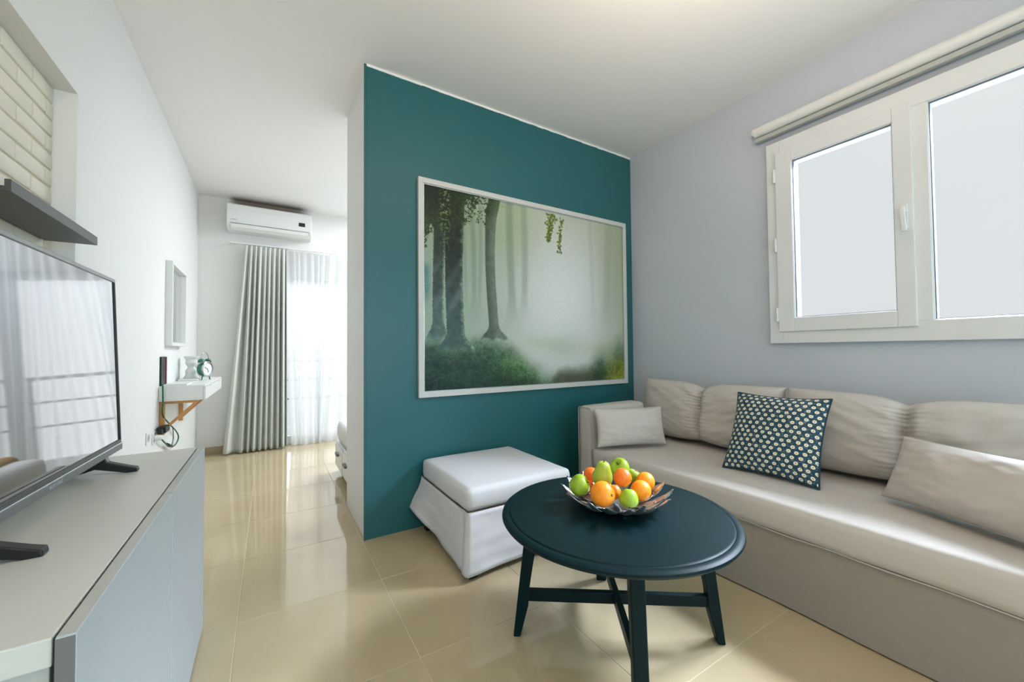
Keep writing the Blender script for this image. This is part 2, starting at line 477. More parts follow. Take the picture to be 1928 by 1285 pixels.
# right wall with window opening
WY0, WY1, WZ0, WZ1 = -.42, 1.30, 1.215, 2.49
mb = MB()
VY0, VY1, VZ0, VZ1 = -2.05, -.65, 1.12, 2.32  # unseen second opening, made up to let in the side fill
mb.box((XR, YB-.2, 0), (XR+.25, VY0, CZ)); mb.box((XR, VY1, 0), (XR+.25, WY0, CZ)); mb.box((XR, VY0, 0), (XR+.25, VY1, VZ0)); mb.box((XR, VY0, VZ1), (XR+.25, VY1, CZ))
mb.box((XR, WY1, 0), (XR+.25, YF+.2, CZ))
mb.box((XR, WY0, 0), (XR+.25, WY1, WZ0)); mb.box((XR, WY0, WZ1), (XR+.25, WY1, CZ))
wr = struct(mb.build('wall_right', M['grey_wall']))

# partition: green panel on white wardrobe-deep wall
wp = struct(MB().box((.506, YG+.016, 0), (XR, 3.222, CZ)).build('wall_partition', M['white_wall']))
gp = MB().box((.502, YG, 0), (XR, YG+.016, CZ-.012)).build('green_panel', M['green'], wp)
struct(MB().box((.497, YG-.007, 0), (.5105, YG+.012, CZ-.004)).build('trim_1', M['green'], bevel=.002))
mb = MB()
rz = random.Random(5); n = 40
xs = [.512 + (XR-.001-.512)*i/n for i in range(n+1)]
for i in range(n):
    h = .014 + rz.uniform(-.002, .002)
    mb.box((xs[i], YG-.003, CZ-h), (xs[i+1], YG+.01, CZ))
struct(mb.build('trim_2', M['ceiling']))

# far bedroom wall with balcony door opening
DX0, DX1, DZ = .12, 2.55, 2.09
mb = MB()
mb.box((XL, YF, 0), (DX0, YF+.2, CZ)); mb.box((DX1, YF, 0), (XR, YF+.2, CZ)); mb.box((DX0, YF, DZ), (DX1, YF+.2, CZ))
struct(mb.build('wall_far', M['white_wall']))
struct(MB().box((XL, YF-.012, 0), (DX0-.02, YF, .082)).build('baseboard_far', M['skirting'], bevel=.002))
struct(MB().box((XL, 2.4, 0), (XL+.012, YF-.012, .082)).build('baseboard_left', M['skirting'], bevel=.002))

# unseen back wall; its wide glazed opening is added for the rear fill
BX0, BX1, BZ0, BZ1 = -.3, 2.1, .35, 2.35
mb = MB()
mb.box((XL, YB-.2, 0), (BX0, YB, CZ)); mb.box((BX1, YB-.2, 0), (XR, YB, CZ))
mb.box((BX0, YB-.2, 0), (BX1, YB, BZ0)); mb.box((BX0, YB-.2, BZ1), (BX1, YB, CZ))
struct(mb.build('wall_back', M['white_wall']))
mb = MB()
for x in (BX0, (BX0+BX1)/2-.04, BX1-.08): mb.box((x, YB-.12, BZ0), (x+.08, YB-.05, BZ1))
for z in (BZ0, BZ1-.08): mb.box((BX0, YB-.12, z), (BX1, YB-.05, z+.08))
w2 = struct(mb.build('added_window_rear', M['frame_white'], bevel=.004))
MB().box((BX0+.07, YB-.09, BZ0+.07), (BX1-.07, YB-.084, BZ1-.07)).build('pane', M['glass'], w2)

mb = MB()
for y in (VY0, (VY0+VY1)/2-.03, VY1-.06): mb.box((XR+.14, y, VZ0), (XR+.20, y+.06, VZ1))
for z in (VZ0, VZ1-.06): mb.box((XR+.14, VY0, z), (XR+.20, VY1, z+.06))
w3 = struct(mb.build('added_window_side', M['frame_white'], bevel=.004))  # added window out of view, built around the side fill
MB().box((XR+.166, VY0+.05, VZ0+.05), (XR+.172, VY1-.05, VZ1-.05)).build('pane', M['glass'], w3)

# ------------------------------------------------------------------ living-room window
FX = 2.862                                  # room-side face of the fixed frame
OY0, OY1, OZ0, OZ1 = -.47, 1.337, 1.183, 2.522
GY1, GY0 = .571, -.34                       # fixed light
SY0, SY1, SZ0, SZ1 = .628, 1.278, 1.258, 2.442   # sash
w1 = struct(empty('window_1', (XR, OY1, OZ0)))
def wpart(mb, name, m, parent=None, bevel=.003):
    par = parent or w1
    o = mb.build(name, m, None, bevel=bevel)
    base = Vector((XR, OY1, OZ0))
    for vv in o.data.vertices: vv.co -= base
    o.parent = par
    return o
fr = MB()
xb = XR + .06
fr.box((FX, SY1-.02, OZ0), (xb, OY1, OZ1))                      # left jamb
fr.box((FX, OY0, OZ0), (xb, SY1-.02, SZ0+.03))                  # bottom rail
fr.box((FX, OY0, SZ1-.03), (xb, SY1-.02, OZ1))                  # head
fr.box((FX, GY1, SZ0+.03), (xb, SY0+.035, SZ1-.03))             # mullion
fr.box((FX, OY0, SZ0+.03), (xb, GY0, SZ1-.03))                  # near jamb
wpart(fr, 'window_frame', M['frame_white'])
sx = FX - .014
sa = MB(); st = .083; rl = .087
sa.box((sx, SY1-.093, SZ0), (xb-.01, SY1, SZ1)); sa.box((sx, SY0, SZ0), (xb-.01, SY0+.075, SZ1))
sa.box((sx, SY0+.075, SZ0), (xb-.01, SY1-.093, SZ0+rl)); sa.box((sx, SY0+.075, SZ1-.078), (xb-.01, SY1-.093, SZ1))
wpart(sa, 'sash', M['frame_white'])
def bead(y0, y1, z0, z1, x, par=None):
    mb = MB(); w = .012
    mb.box((x, y0, z0), (x+.03, y0+w, z1)); mb.box((x, y1-w, z0), (x+.03, y1, z1))
    mb.box((x, y0+w, z0), (x+.03, y1-w, z0+w)); mb.box((x, y0+w, z1-w), (x+.03, y1-w, z1))
    wpart(mb, 'glazing_bead', M['frame_white'], par, .003)
    g = MB(); q = .0035; y0 += w; y1 -= w; z0 += w; z1 -= w; x += .012
    g.box((x, y0, z0), (x+.01, y0+q, z1)); g.box((x, y1-q, z0), (x+.01, y1, z1)); g.box((x, y0+q, z0), (x+.01, y1-q, z0+q)); g.box((x, y0+q, z1-q), (x+.01, y1-q, z1))
    wpart(g, 'gasket', M['gasket'], par, 0)
    wpart(MB().box((x+.012, y0-.005, z0-.005), (x+.018, y1+.005, z1+.005)), 'pane', M['glass'], par, 0)
bead(SY0+.066, SY1-.084, SZ0+.078, SZ1-.069, sx+.006)
bead(GY0, GY1+.008, SZ0+.022, SZ1-.022, FX+.006)
for zz in (2.29, 1.83, 1.37):
    hb = MB().lathe([(.0065, -.045), (.0075, -.04), (.0075, .04), (.0065, .045)], 12, Matrix.Translation((sx-.002, SY1+.006, zz)))
    wpart(hb, 'hinge', M['frame_white'], None, 0)
hb = MB().box((sx-.009, .648, 1.77), (sx, .676, 1.90))
h = wpart(hb, 'handle', M['frame_white'], None, .004)
lv = MB(); lv.lathe([(.011, 0), (.011, .03), (.009, .034)], 14, Matrix.Translation((sx-.006, .662, 1.868)) @ Matrix.Rotation(-PI/2, 4, 'Y'))
lv.bar((sx-.036, .664, 1.884), (sx-.042, .655, 1.752), .022, .012, (1, 0, 0))
wpart(lv, 'handle_lever', M['frame_white'], h, .004)

# roller blind above the window
bl_ = tag(empty('roller_blind', (2.84, 1.40, 2.63)), 'rolled-up white roller blind on the grey wall above the window', 'blind')
def local(o, par):
    base = par.matrix_world.translation if par.parent else par.location
    for vv in o.data.vertices: vv.co -= Vector(base)
    o.parent = par
    return o
BYE = -.55
o = MB().lathe([(.03, 0), (.0335, .004), (.0335, 1.95-.004), (.03, 1.95)], 28, Matrix.Translation((2.846, 1.398, 2.632)) @ Matrix.Rotation(PI/2, 4, 'X')).build('rolled_fabric', M['white_lacquer'])
auto_smooth(o); local(o, bl_)
o = MB().box((2.838, 1.396, 2.563), (2.872, BYE, 2.592)).build('bottom_bar', M['cab_side'], bevel=.005); local(o, bl_)
o = MB().box((2.862, 1.396, 2.585), (2.868, BYE, 2.64)).build('hanging_cloth', M['white_lacquer']); local(o, bl_)
o = MB().box((2.822, 1.398, 2.612), (2.902, 1.404, 2.66)).build('end_bracket', M['white_lacquer'], bevel=.002); local(o, bl_)
o = MB().lathe([(.014, 0), (.014, .012), (.010, .014)], 16, Matrix.Translation((2.846, 1.404, 2.636)) @ Matrix.Rotation(-PI/2, 4, 'X')).build('end_cap', M['frame_white']); local(o, bl_)

# ------------------------------------------------------------------ framed forest print
pt = tag(empty('framed_print', (1.8155, YG, .845)), 'large silver framed print of a misty forest on the teal wall', 'picture')
PX0, PX1, PZ0, PZ1, PD, PW = .834, 2.797, .845, 2.314, .030, .036
for nm, a, b in (('frame_rail', (PX0, PZ0), (PX1, PZ0+PW)), ('frame_rail', (PX0, PZ1-PW), (PX1, PZ1)), ('frame_stile', (PX0, PZ0+PW), (PX0+PW, PZ1-PW)), ('frame_stile', (PX1-PW, PZ0+PW), (PX1, PZ1-PW))):
    o = MB().box((a[0], YG-PD, a[1]), (b[0], YG-.001, b[1])).build(nm, M['pic_frame'], bevel=.0025); local(o, pt)
mb = MB()
q = .006
mb.box((PX0+PW, YG-.022, PZ0+PW), (PX1-PW, YG-.017, PZ0+PW+q)); mb.box((PX0+PW, YG-.022, PZ1-PW-q), (PX1-PW, YG-.017, PZ1-PW))
mb.box((PX0+PW, YG-.022, PZ0+PW+q), (PX0+PW+q, YG-.017, PZ1-PW-q)); mb.box((PX1-PW-q, YG-.022, PZ0+PW+q), (PX1-PW, YG-.017, PZ1-PW-q))
o = mb.build('inner_lip', M['tv_light_trim']); local(o, pt)
def forest_print():
    nx, ny = 520, 390
    rs = np.random.RandomState(4)
    S, T = np.meshgrid(np.linspace(0, 1, nx), np.linspace(0, 1, ny))
    def fbm(fx, fy, octv=5, seed=0):
        r = np.random.RandomState(seed); out = np.zeros_like(S); amp = 1; tot = 0
        for o_ in range(octv):
            gw, gh = int(fx*2**o_)+2, int(fy*2**o_)+2
            g = r.rand(gh, gw); x = S*(gw-1.001); y = T*(gh-1.001)
            xi = x.astype(int); yi = y.astype(int); dx = x-xi; dy = y-yi
            dx = dx*dx*(3-2*dx); dy = dy*dy*(3-2*dy)
            out += amp*((g[yi, xi]*(1-dx)+g[yi, xi+1]*dx)*(1-dy)+(g[yi+1, xi]*(1-dx)+g[yi+1, xi+1]*dx)*dy)
            tot += amp; amp *= .55
        return out/tot
    sm = lambda a, b, x: np.clip((x-a)/(b-a), 0, 1)**2*(3-2*np.clip((x-a)/(b-a), 0, 1))
    C = np.zeros((ny, nx, 3))
    def lay(col, a):
        a = np.clip(a, 0, 1)[..., None]; C[:] = C*(1-a) + np.array(col, float)*a
    def layc(colarr, a):
        a = np.clip(a, 0, 1)[..., None]; C[:] = C*(1-a) + colarr*a
    n1 = fbm(4, 4, 4, 1); n2 = fbm(18, 14, 4, 2); n3 = fbm(60, 50, 3, 3); n4 = fbm(7, 6, 4, 9); n5 = fbm(190, 150, 2, 6)
    G_ = lambda s0, ws, t0, wt: np.exp(-((S-s0)/ws)**2-((T-t0)/wt)**2)
    # mist: bright pale centre, greener to the left, the top and the right edge
    C[:] = (198, 205, 200)
    lay((150, 168, 146), sm(.62, .08, S)*.85)
    lay((178, 184, 152), sm(.5, .0, T)*.55)
    lay((230, 234, 234), G_(.64, .24, .52, .38)*.97)
    lay((163, 174, 140), sm(.76, 1.0, S)*.75*sm(1.1, .2, T*(.6+.6*n1)))
    lay((150, 172, 128), G_(.36, .10, .12, .22)*.5)
    lay((132, 152, 128), sm(.36, .14, S)*sm(.5, .2, T)*.5)
    # far ghost trunks dissolving downwards in the mist
    for c, w, a, lo in ((.368, .017, .42, .70), (.425, .015, .32, .66), (.195, .010, .38, .68), (.222, .008, .30, .68), (.90, .022, .14, .7), (.80, .012, .10, .66), (.165, .007, .3, .66)):
        cc = c + .010*np.sin(T*4+c*30) - .012*T
        ww = w*(1+.9*sm(.5, lo, T))
        lay((104, 124, 106), a*sm(ww*1.5, ww*.4, np.abs(S-cc))*sm(lo+.03, lo-.25, T))
    # bank on the left falling to the path, mound on the right
    bank = .748 + .012*np.sin(S*17) + .20*sm(.30, .60, S)
    mound = .965 - .22*sm(.64, .98, S) - .02*np.sin(S*40)*sm(.7, .8, S)
    gl = np.minimum(bank, np.where(S > .58, mound, 9)) + (n2-.5)*.03
    ga = sm(-.03-.05*S, .05+.12*S, T-gl)
    dep = np.clip((T-gl)/.24, 0, 1)
    shade = .42 + .45*n2 + .40*n3 + .45*(n5-.3)
    gcol = np.stack([74+20*n4, 104+22*n4, 78+10*n4], -1)*shade[..., None]
    gcol = gcol*(1-.62*dep[..., None]) + (np.array((26, 46, 40))*shade[..., None])*.62*dep[..., None]
    darkl = sm(.40, .0, S)*sm(.74, .9, T)
    gcol = gcol*(1-.55*darkl[..., None]) + np.array((20, 44, 46))*(.5+.7*n5)[..., None]*.55*darkl[..., None]
    gcol = gcol + np.array((24, 34, 10))*(G_(.42, .10, .90, .07)*shade)[..., None]
    yel = sm(.82, .96, S)*sm(.78, .97, T)
    gcol = gcol*(1-.75*yel[..., None]) + np.array((168, 166, 60))*shade[..., None]*.75*yel[..., None]
    layc(np.clip(gcol, 0, 255), ga)
    pm = sm(.0, .05, S-.53-(1-T)*.55)*sm(.0, .08, .86-S-(T-.9)*.3)*sm(.88, .97, T+(n2-.5)*.04)
    layc(np.stack([62+26*n3, 66+24*n3, 52+18*n3], -1), pm*.8)
    lay((196, 206, 192), np.clip(G_(.62, .11, .79, .07)*1.0 + G_(.48, .10, .765, .035)*.65 + G_(.36, .1, .74, .03)*.35, 0, 1)*(1-.0*T))
    lay((188, 196, 160), G_(.86, .12, .80, .05)*.45)
    # middle trunk
    cc = .280 - .011*np.sin(T*5.2) + .010*sm(.12, .0, T); ww = .0215*(1+.22*sm(.3, 0, T)+1.9*sm(.63, .75, T)**3)
    ta = sm(ww*1.06, ww*.9, np.abs(S-cc))*sm(.762, .74, T+.18*np.abs(S-cc)+(n3-.5)*.03)
    tc_ = np.stack([96-26*sm(.25, 0, T), 108-22*sm(.25, 0, T), 94-34*sm(.25, 0, T)], -1)*(.82+.36*n3)[..., None]
    tc_ = tc_*(.80+.32*sm(-.02, .018, S-cc))[..., None]
    layc(tc_, ta*.93)
    # two dark trunks at left
    for c, w, rr, bot in ((.060, .021, (52, 62, 54), .745), (.122, .035, (40, 47, 40), .80)):
        cc = c + .004*np.sin(T*6+c*20); ww = w*(1+.12*sm(.4, 0, T)+1.3*sm(bot-.14, bot+.01, T)**3)
        ta = sm(ww*1.05, ww*.93, np.abs(S-cc)+(n5-.5)*.004)*sm(bot+.02, bot-.02, T+(n2-.5)*.08)
        tcol = np.array(rr)*(.72+.55*n3)[..., None]
        tcol = tcol + np.array((70, 84, 58))*(sm(.55, 1.0, (S-cc)/ww+(n3-.5)*.5)*(.25+.9*n5))[..., None]
        tcol = tcol + np.array((34, 50, 52))*(sm(.3, .85, T))[..., None]
        layc(np.clip(tcol, 0, 255), ta)
    # canopy: dark leaves top left, a bough reaching right at the top
    lf = n2*.45+n3*.35+n5*.35
    reach = .34*sm(.26, .0, S) + .16*sm(.46, .2, S)*1.0
    leaf = sm(.0, .06, lf - .55 - (T-reach*.5)*1.6 - .25*sm(.20, .48, S) - sm(.44,.5,S))
    layc(np.stack([26+34*n5, 36+44*n5, 20+22*n5], -1), leaf*.95)
    lay((24, 30, 22), sm(.20, .02, T)*sm(.20, .02, S)*.8)
    lay((128, 150, 96), sm(.56, .66, n5)*sm(.03, .008, np.abs(S-.084))*sm(.42, .1, T)*.8)
    lay((60, 112, 116), sm(.040, .008, S)*sm(.36, .42, T)*sm(.62, .48, T)*.85*(.5+.7*n5))
    # hanging sprig
    for k in range(190):
        t = rs.rand(); br = rs.rand() < .74
        if br: s0 = .572-.022*t+rs.randn()*.013*(1.25-t); t0 = .015+.165*t
        else: s0 = .625-.018*t+rs.randn()*.006; t0 = .02+.22*t
        a_ = rs.rand()*3; u1 = (S-s0)*np.cos(a_)*1.35+(T-t0)*np.sin(a_); u2 = -(S-s0)*np.sin(a_)*1.35+(T-t0)*np.cos(a_)
        d = np.hypot(u1/.0085, u2/.0048)
        q_ = rs.rand()
        lay((70+q_*50, 92+q_*40, 38), sm(1.15, .7, d)*.9)
    # slanting light rays at left
    u_ = S*1.35+T*.62
    ray = np.clip(.5+.5*np.sin(u_*64)*.6+.5*np.sin(u_*27+1)*.5, 0, 1)**2
    lay((150, 166, 166), ray*.42*sm(.25, .15, S)*sm(.28, .42, T)*sm(.75, .5, T))
    C[:] = np.clip(C*(.98+.05*(n5-.5))[..., None], 0, 255)
    lc = np.where(C/255 <= .04045, C/255/12.92, ((C/255+.055)/1.055)**2.4)
    a0, a1, b0, b1 = PX0+PW-.002-1.8155, PX1-PW+.002-1.8155, PZ0+PW-.002-.845, PZ1-PW+.002-.845
    yy = -.014
    X = a0+(a1-a0)*S; Z = b1+(b0-b1)*T
    V = np.stack([X, np.full_like(X, yy), Z], -1).reshape(-1, 3)
    idx = np.arange(nx*ny).reshape(ny, nx)
    Fq = np.stack([idx[1:, :-1], idx[1:, 1:], idx[:-1, 1:], idx[:-1, :-1]], -1).reshape(-1, 4)
    me = bpy.data.meshes.new('printed_sheet')
    me.vertices.add(len(V)); me.vertices.foreach_set('co', V.ravel())
    me.loops.add(Fq.size); me.loops.foreach_set('vertex_index', Fq.ravel())
    me.polygons.add(len(Fq)); me.polygons.foreach_set('loop_start', np.arange(0, Fq.size, 4)); me.polygons.foreach_set('loop_total', np.full(len(Fq), 4))
    me.update(); me.validate()
    at = me.color_attributes.new('print', 'FLOAT_COLOR', 'POINT')
    at.data.foreach_set('color', np.concatenate([lc, np.ones((ny, nx, 1))], -1).reshape(-1).astype(np.float32))
    me.materials.append(M['print'])
    o = bpy.data.objects.new('printed_sheet', me); COL.objects.link(o); o.parent = pt
    b = MB().box((a0, -.0125, b0), (a1, -.002, b1)).build('backing_board', M['dark_edge'], pt)
forest_print()

# ------------------------------------------------------------------ sofa
SX0, SX1, SY0_, SY1_ = 1.95, 2.885, -.14, 2.24
so = tag(empty('sofa', (2.4, 1.05, 0)), 'long greige slipcovered sofa against the grey wall under the window', 'sofa')
AY = 2.095                                  # inner face of the far arm
NYA = .01                                   # inner face of the near arm
def skirt():
    # slipcover base: slightly bellied cloth panel down to the floor
    mb = MB(); n = 90; m = 10; y0, y1 = SY0_+.01, AY+.01
    v = []
    for j in range(m+1):
        zz = .008 + (.322-.008)*j/m
        for i in range(n+1):
            y = y0+(y1-y0)*i/n
            x = SX0+.012 - .012*(1-j/m) + .006*noise.noise(Vector((y*2.1, zz*3, 2))) + .0035*math.sin(y*9+zz*5)*(1-j/m)
            v.append((x, y, zz))
    f = [(j*(n+1)+i, j*(n+1)+i+1, (j+1)*(n+1)+i+1, (j+1)*(n+1)+i) for j in range(m) for i in range(n)]
    k = len(v); v += [(SX1-.1, y0, .008), (SX1-.1, y1, .008), (SX1-.1, y1, .322), (SX1-.1, y0, .322)]
    f += [(k, k+1, k+2, k+3)]
    top = [m*(n+1)+i for i in range(n+1)]; bot = list(range(n+1))
    f += [tuple(top)+(k+2, k+3), tuple(bot[::-1])+(k, k+1)]
    f += [tuple(j*(n+1) for j in range(m+1))+(k+3, k), tuple(j*(n+1)+n for j in range(m, -1, -1))+(k+1, k+2)]
    mb.add(v, f)
    o = mb.build('base', M['fabric_shaded']); auto_smooth(o, 50); return local(o, so)
skirt()
def soft_box(name, a, b, rad, m, par, amp=.004, div=.03, fr=3.0, sag=0, power=1):
    """rounded, gently uneven upholstery block"""
    a = Vector(a); b = Vector(b); c = (a+b)/2; h = (b-a)/2
    bm = bmesh.new()
    nx, ny, nz = [max(2, int(round(2*q/div))) for q in h]
    seen = {}
    def vert(p):
        key = tuple(round(q, 6) for q in p)
        if key not in seen: seen[key] = bm.verts.new(p)
        return seen[key]
    def face(ax, sgn, n1, n2):
        o1, o2 = [(1, 2), (2, 0), (0, 1)][ax]
        for i in range(n1):
            for j in range(n2):
                qs = []
                for di, dj in ((0,0),(1,0),(1,1),(0,1)):
                    p = [0, 0, 0]; p[ax] = sgn; p[o1] = -1+2*(i+di)/n1; p[o2] = -1+2*(j+dj)/n2
                    qs.append(vert(tuple(p)))
                bm.faces.new(qs if sgn > 0 else qs[::-1])
    face(0, 1, ny, nz); face(0, -1, ny, nz); face(1, 1, nz, nx); face(1, -1, nz, nx); face(2, 1, nx, ny); face(2, -1, nx, ny)
    for vv in bm.verts:
        p = Vector((vv.co.x*h.x, vv.co.y*h.y, vv.co.z*h.z))
        inner = Vector([max(-(h[i]-rad), min(h[i]-rad, p[i])) for i in range(3)])
        d = p-inner
        if d.length > 1e-9: p = inner + d.normalized()*rad
        w = c+p
        nrm = d.normalized() if d.length > 1e-9 else Vector((0, 0, 1))
        nn = noise.noise(w*fr) * amp + noise.noise(w*fr*3.7)*amp*.35
        p += nrm*nn
        if sag and vv.co.z > 0: p.z -= sag*(1-abs(vv.co.x)**2)*(1-abs(vv.co.y)**4)
        vv.co = c+p
    me = bpy.data.meshes.new(name); bm.to_mesh(me); bm.free(); me.materials.append(m)
    me.polygons.foreach_set('use_smooth', [True]*len(me.polygons))
    o = bpy.data.objects.new(name, me); COL.objects.link(o)
    return local(o, par)
soft_box('seat_mattress', (SX0-.012, NYA+.004, .322), (2.83, AY-.004, .457), .024, M['fabric'], so, amp=.004)
soft_box('arm', (SX0, AY, .02), (2.515, SY1_, .742), .028, M['fabric'], so, amp=.004)
soft_box('arm', (SX0, SY0_, .02), (2.515, NYA, .742), .028, M['fabric'], so, amp=.004)
soft_box('back_frame', (2.835, NYA-.005, .30), (SX1, SY1_, .735), .03, M['fabric'], so, amp=.004)
o = MB().tube([(SX0-.001, AY-.002-(AY-NYA-.004)*i/40, .322+.002*math.sin(i)) for i in range(41)], .0028, 8).build('piping', M['piping'], smooth=True); local(o, so)
arm_pipe = [(SX0+.004, AY+.006, .04), (SX0+.002, AY+.006, .715), (SX0+.002, AY+.016, .734), (SX0+.002, SY1_-.016, .734), (SX0+.002, SY1_-.005, .715), (SX0+.004, SY1_-.005, .04)]
o = MB().tube(arm_pipe, .0032, 8).build('piping', M['piping'], smooth=True); local(o, so)

# cushions ----------------------------------------------------------
def pillow(name, Wd, Ht, Th, Mx, m, e=2.6, q=.55, pin=.06, gather=0, wr=.004, seed=0, nu=64, nv=44, uvmap=False, ears=0, base_flat=0, fold=0, wf=2.2, tilt=0):
    off = Vector((seed*3.1, seed*1.7, seed*.9))
    V = []; F = []; UV = {}
    def P(u, v, sg):
        t = max(0, (1-abs(u)**e)*(1-abs(v)**e))**q
        x = Wd/2*u*(1 - pin*(1-v*v)*abs(u)**3)
        y = Ht/2*v*(1 - pin*(1-u*u)*abs(v)**3)
        th = Th/2*t
        if gather:
            g = math.exp(-(u/.055)**2); g2 = math.exp(-(abs(u)/.26))
            th *= 1 - .52*g*gather
            y *= 1 - .21*math.exp(-(abs(u)/.15)**1.3)*gather*(1 if v > 0 else .4)
            wv = math.sin(v*52 + 3.2*noise.noise(Vector((u*5, v*5, seed)))+abs(u)*22*(v))
            th += gather*.0095*wv*math.exp(-(abs(u)/.10))*(1-abs(v)**6)
            ln = noise.noise(Vector((u*3.2+v*2.2, v*5.5-abs(u)*5, seed+7)))
            th += gather*.010*ln*(1-abs(v)**4)*(1-abs(u)**6)
        ww = noise.noise(Vector((u*wf, v*wf, sg*.7))+off)*wr*2 + noise.noise(Vector((u*wf*3, v*wf*3, sg*.9))+off)*wr*.8
        edge = (1-abs(u)**8)*(1-abs(v)**8)
        th += ww*edge
        # short creases running in from the side seams
        cr = math.sin(v*21+4*noise.noise(Vector((v*2, seed, u))))*math.exp(-(1-abs(u))/.13)*wr*1.0*edge
        th += cr
        if base_flat: y = y if v > -.8 else y*1.0
        return Vector((x, y, sg*max(th, .0008)))
    idx = {}
    for sg in (1, -1):
        for j in range(nv+1):
            for i in range(nu+1):
                u = -1+2*i/nu; v = -1+2*j/nv
                u = math.sin(u*PI/2)*.45+u*.55; v = math.sin(v*PI/2)*.45+v*.55
                if sg < 0 and (i in (0, nu) or j in (0, nv)):
                    idx[(sg, i, j)] = idx[(1, i, j)]; continue
                p = P(u, v, sg)
                if i in (0, nu) or j in (0, nv): p.z = .0
                idx[(sg, i, j)] = len(V); V.append(p); UV[len(V)-1] = ((u+1)/2, (v+1)/2)
    for sg in (1, -1):
        for j in range(nv):
            for i in range(nu):
                qd = (idx[(sg,i,j)], idx[(sg,i+1,j)], idx[(sg,i+1,j+1)], idx[(sg,i,j+1)])
                F.append(qd if sg > 0 else qd[::-1])
    me = bpy.data.meshes.new(name); me.from_pydata([tuple(p) for p in V], [], F); me.update()
    me.materials.append(m); me.polygons.foreach_set('use_smooth', [True]*len(me.polygons))
    if uvmap:
        ul = me.uv_layers.new(name='UVMap')
        for lp in me.loops: ul.data[lp.index].uv = UV[lp.vertex_index]
    o = bpy.data.objects.new(name, me); COL.objects.link(o)
    o.matrix_world = Mx
    edge = [V[idx[(1, i, 0)]] for i in range(nu)] + [V[idx[(1, nu, j)]] for j in range(nv)] + [V[idx[(1, i, nv)]] for i in range(nu, 0, -1)] + [V[idx[(1, 0, j)]] for j in range(nv, 0, -1)]
    return o, edge
def frame(origin, xax, yax):
    x = Vector(xax).normalized(); y = Vector(yax); y = (y-x*y.dot(x)).normalized(); z = x.cross(y)
    m = Matrix((x, y, z)).transposed().to_4x4(); m.translation = Vector(origin); return m
def quad_frame(bl__, br, tl, tr):
    B, Rr, T_, U_ = map(Vector, (bl__, br, tl, tr)); c = (B+Rr+T_+U_)/4
    return frame(c, (Rr-B)+(U_-T_), (T_-B)+(U_-Rr)), ((Rr-B).length+(U_-T_).length)/2, ((T_-B).length+(U_-Rr).length)/2

# big back cushions: width runs from far (left in view) to near: -Y ; face normal towards -X
def back_cushion(y_far, y_near, seed, label):
    wd = y_far-y_near
    Mx = frame((2.675, (y_far+y_near)/2, .692), (0, -1, 0), (.16, 0, 1))
    o, e = pillow('back_cushion', wd, .435, .225, Mx, M['fabric'], e=4.2, q=.42, pin=.02, gather=1.0, wr=.004, seed=seed, nu=110, nv=60)
    Mi = o
    s = MB().tube([(p.x*1.002, p.y*1.002, p.z) for p in e], .003, 6, cyc=True).build('piping', M['piping'], o, smooth=True)
    return tag(o, label, 'cushion', 'back cushions of the sofa')
back_cushion(2.225, 1.182, 1, 'greige back cushion with gathered middle behind the small lumbar cushion at the far sofa end')
back_cushion(1.172, .10, 2, 'greige back cushion with gathered middle between the flowered cushion and the near lumbar cushion')
# patterned square cushion
Mx, wd, ht = quad_frame((2.262, 1.318, .47), (2.285, .868, .468), (2.462, 1.335, .872), (2.478, .882, .878))
o, e = pillow('throw_cushion', wd*1.03, ht*1.03, .15, Mx, M['flower'], e=2.3, q=.5, pin=.075, wr=.003, seed=5, nu=60, nv=60, uvmap=True)
tag(o, 'square cushion printed with cream flowers on dark teal, navy piping', 'cushion')
MB().tube([(p.x*1.004, p.y*1.004, p.z) for p in e], .0048, 8, cyc=True).build('piping', M['navy_piping'], o, smooth=True)['label'] = 'navy piping'
# small lumbar cushion at far arm
Mx, wd, ht = quad_frame((1.940, 2.015, .486), (2.38, 1.815, .484), (1.925, 2.035, .738), (2.45, 1.90, .728))
o, e = pillow('lumbar_cushion', wd*1.02, ht, .13, Mx, M['fabric'], e=2.3, q=.5, pin=.05, wr=.004, seed=8)
tag(o, 'small plain grey lumbar cushion leaning against the far sofa arm', 'cushion', 'plain lumbar cushions')
MB().tube([tuple(p) for p in e], .002, 6, cyc=True).build('seam', M['piping'], o, smooth=True)
# near lumbar cushion
Mx, wd, ht = quad_frame((2.36, .64, .482), (2.10, .10, .482), (2.465, .60, .742), (2.23, .04, .742))
o, e = pillow('lumbar_cushion', wd*1.03, ht*1.0, .15, Mx, M['fabric'], e=2.3, q=.5, pin=.05, wr=.005, seed=11)
tag(o, 'large plain grey lumbar cushion nearest the camera at the right edge of the sofa', 'cushion', 'plain lumbar cushions')
MB().tube([tuple(p) for p in e], .002, 6, cyc=True).build('seam', M['piping'], o, smooth=True)

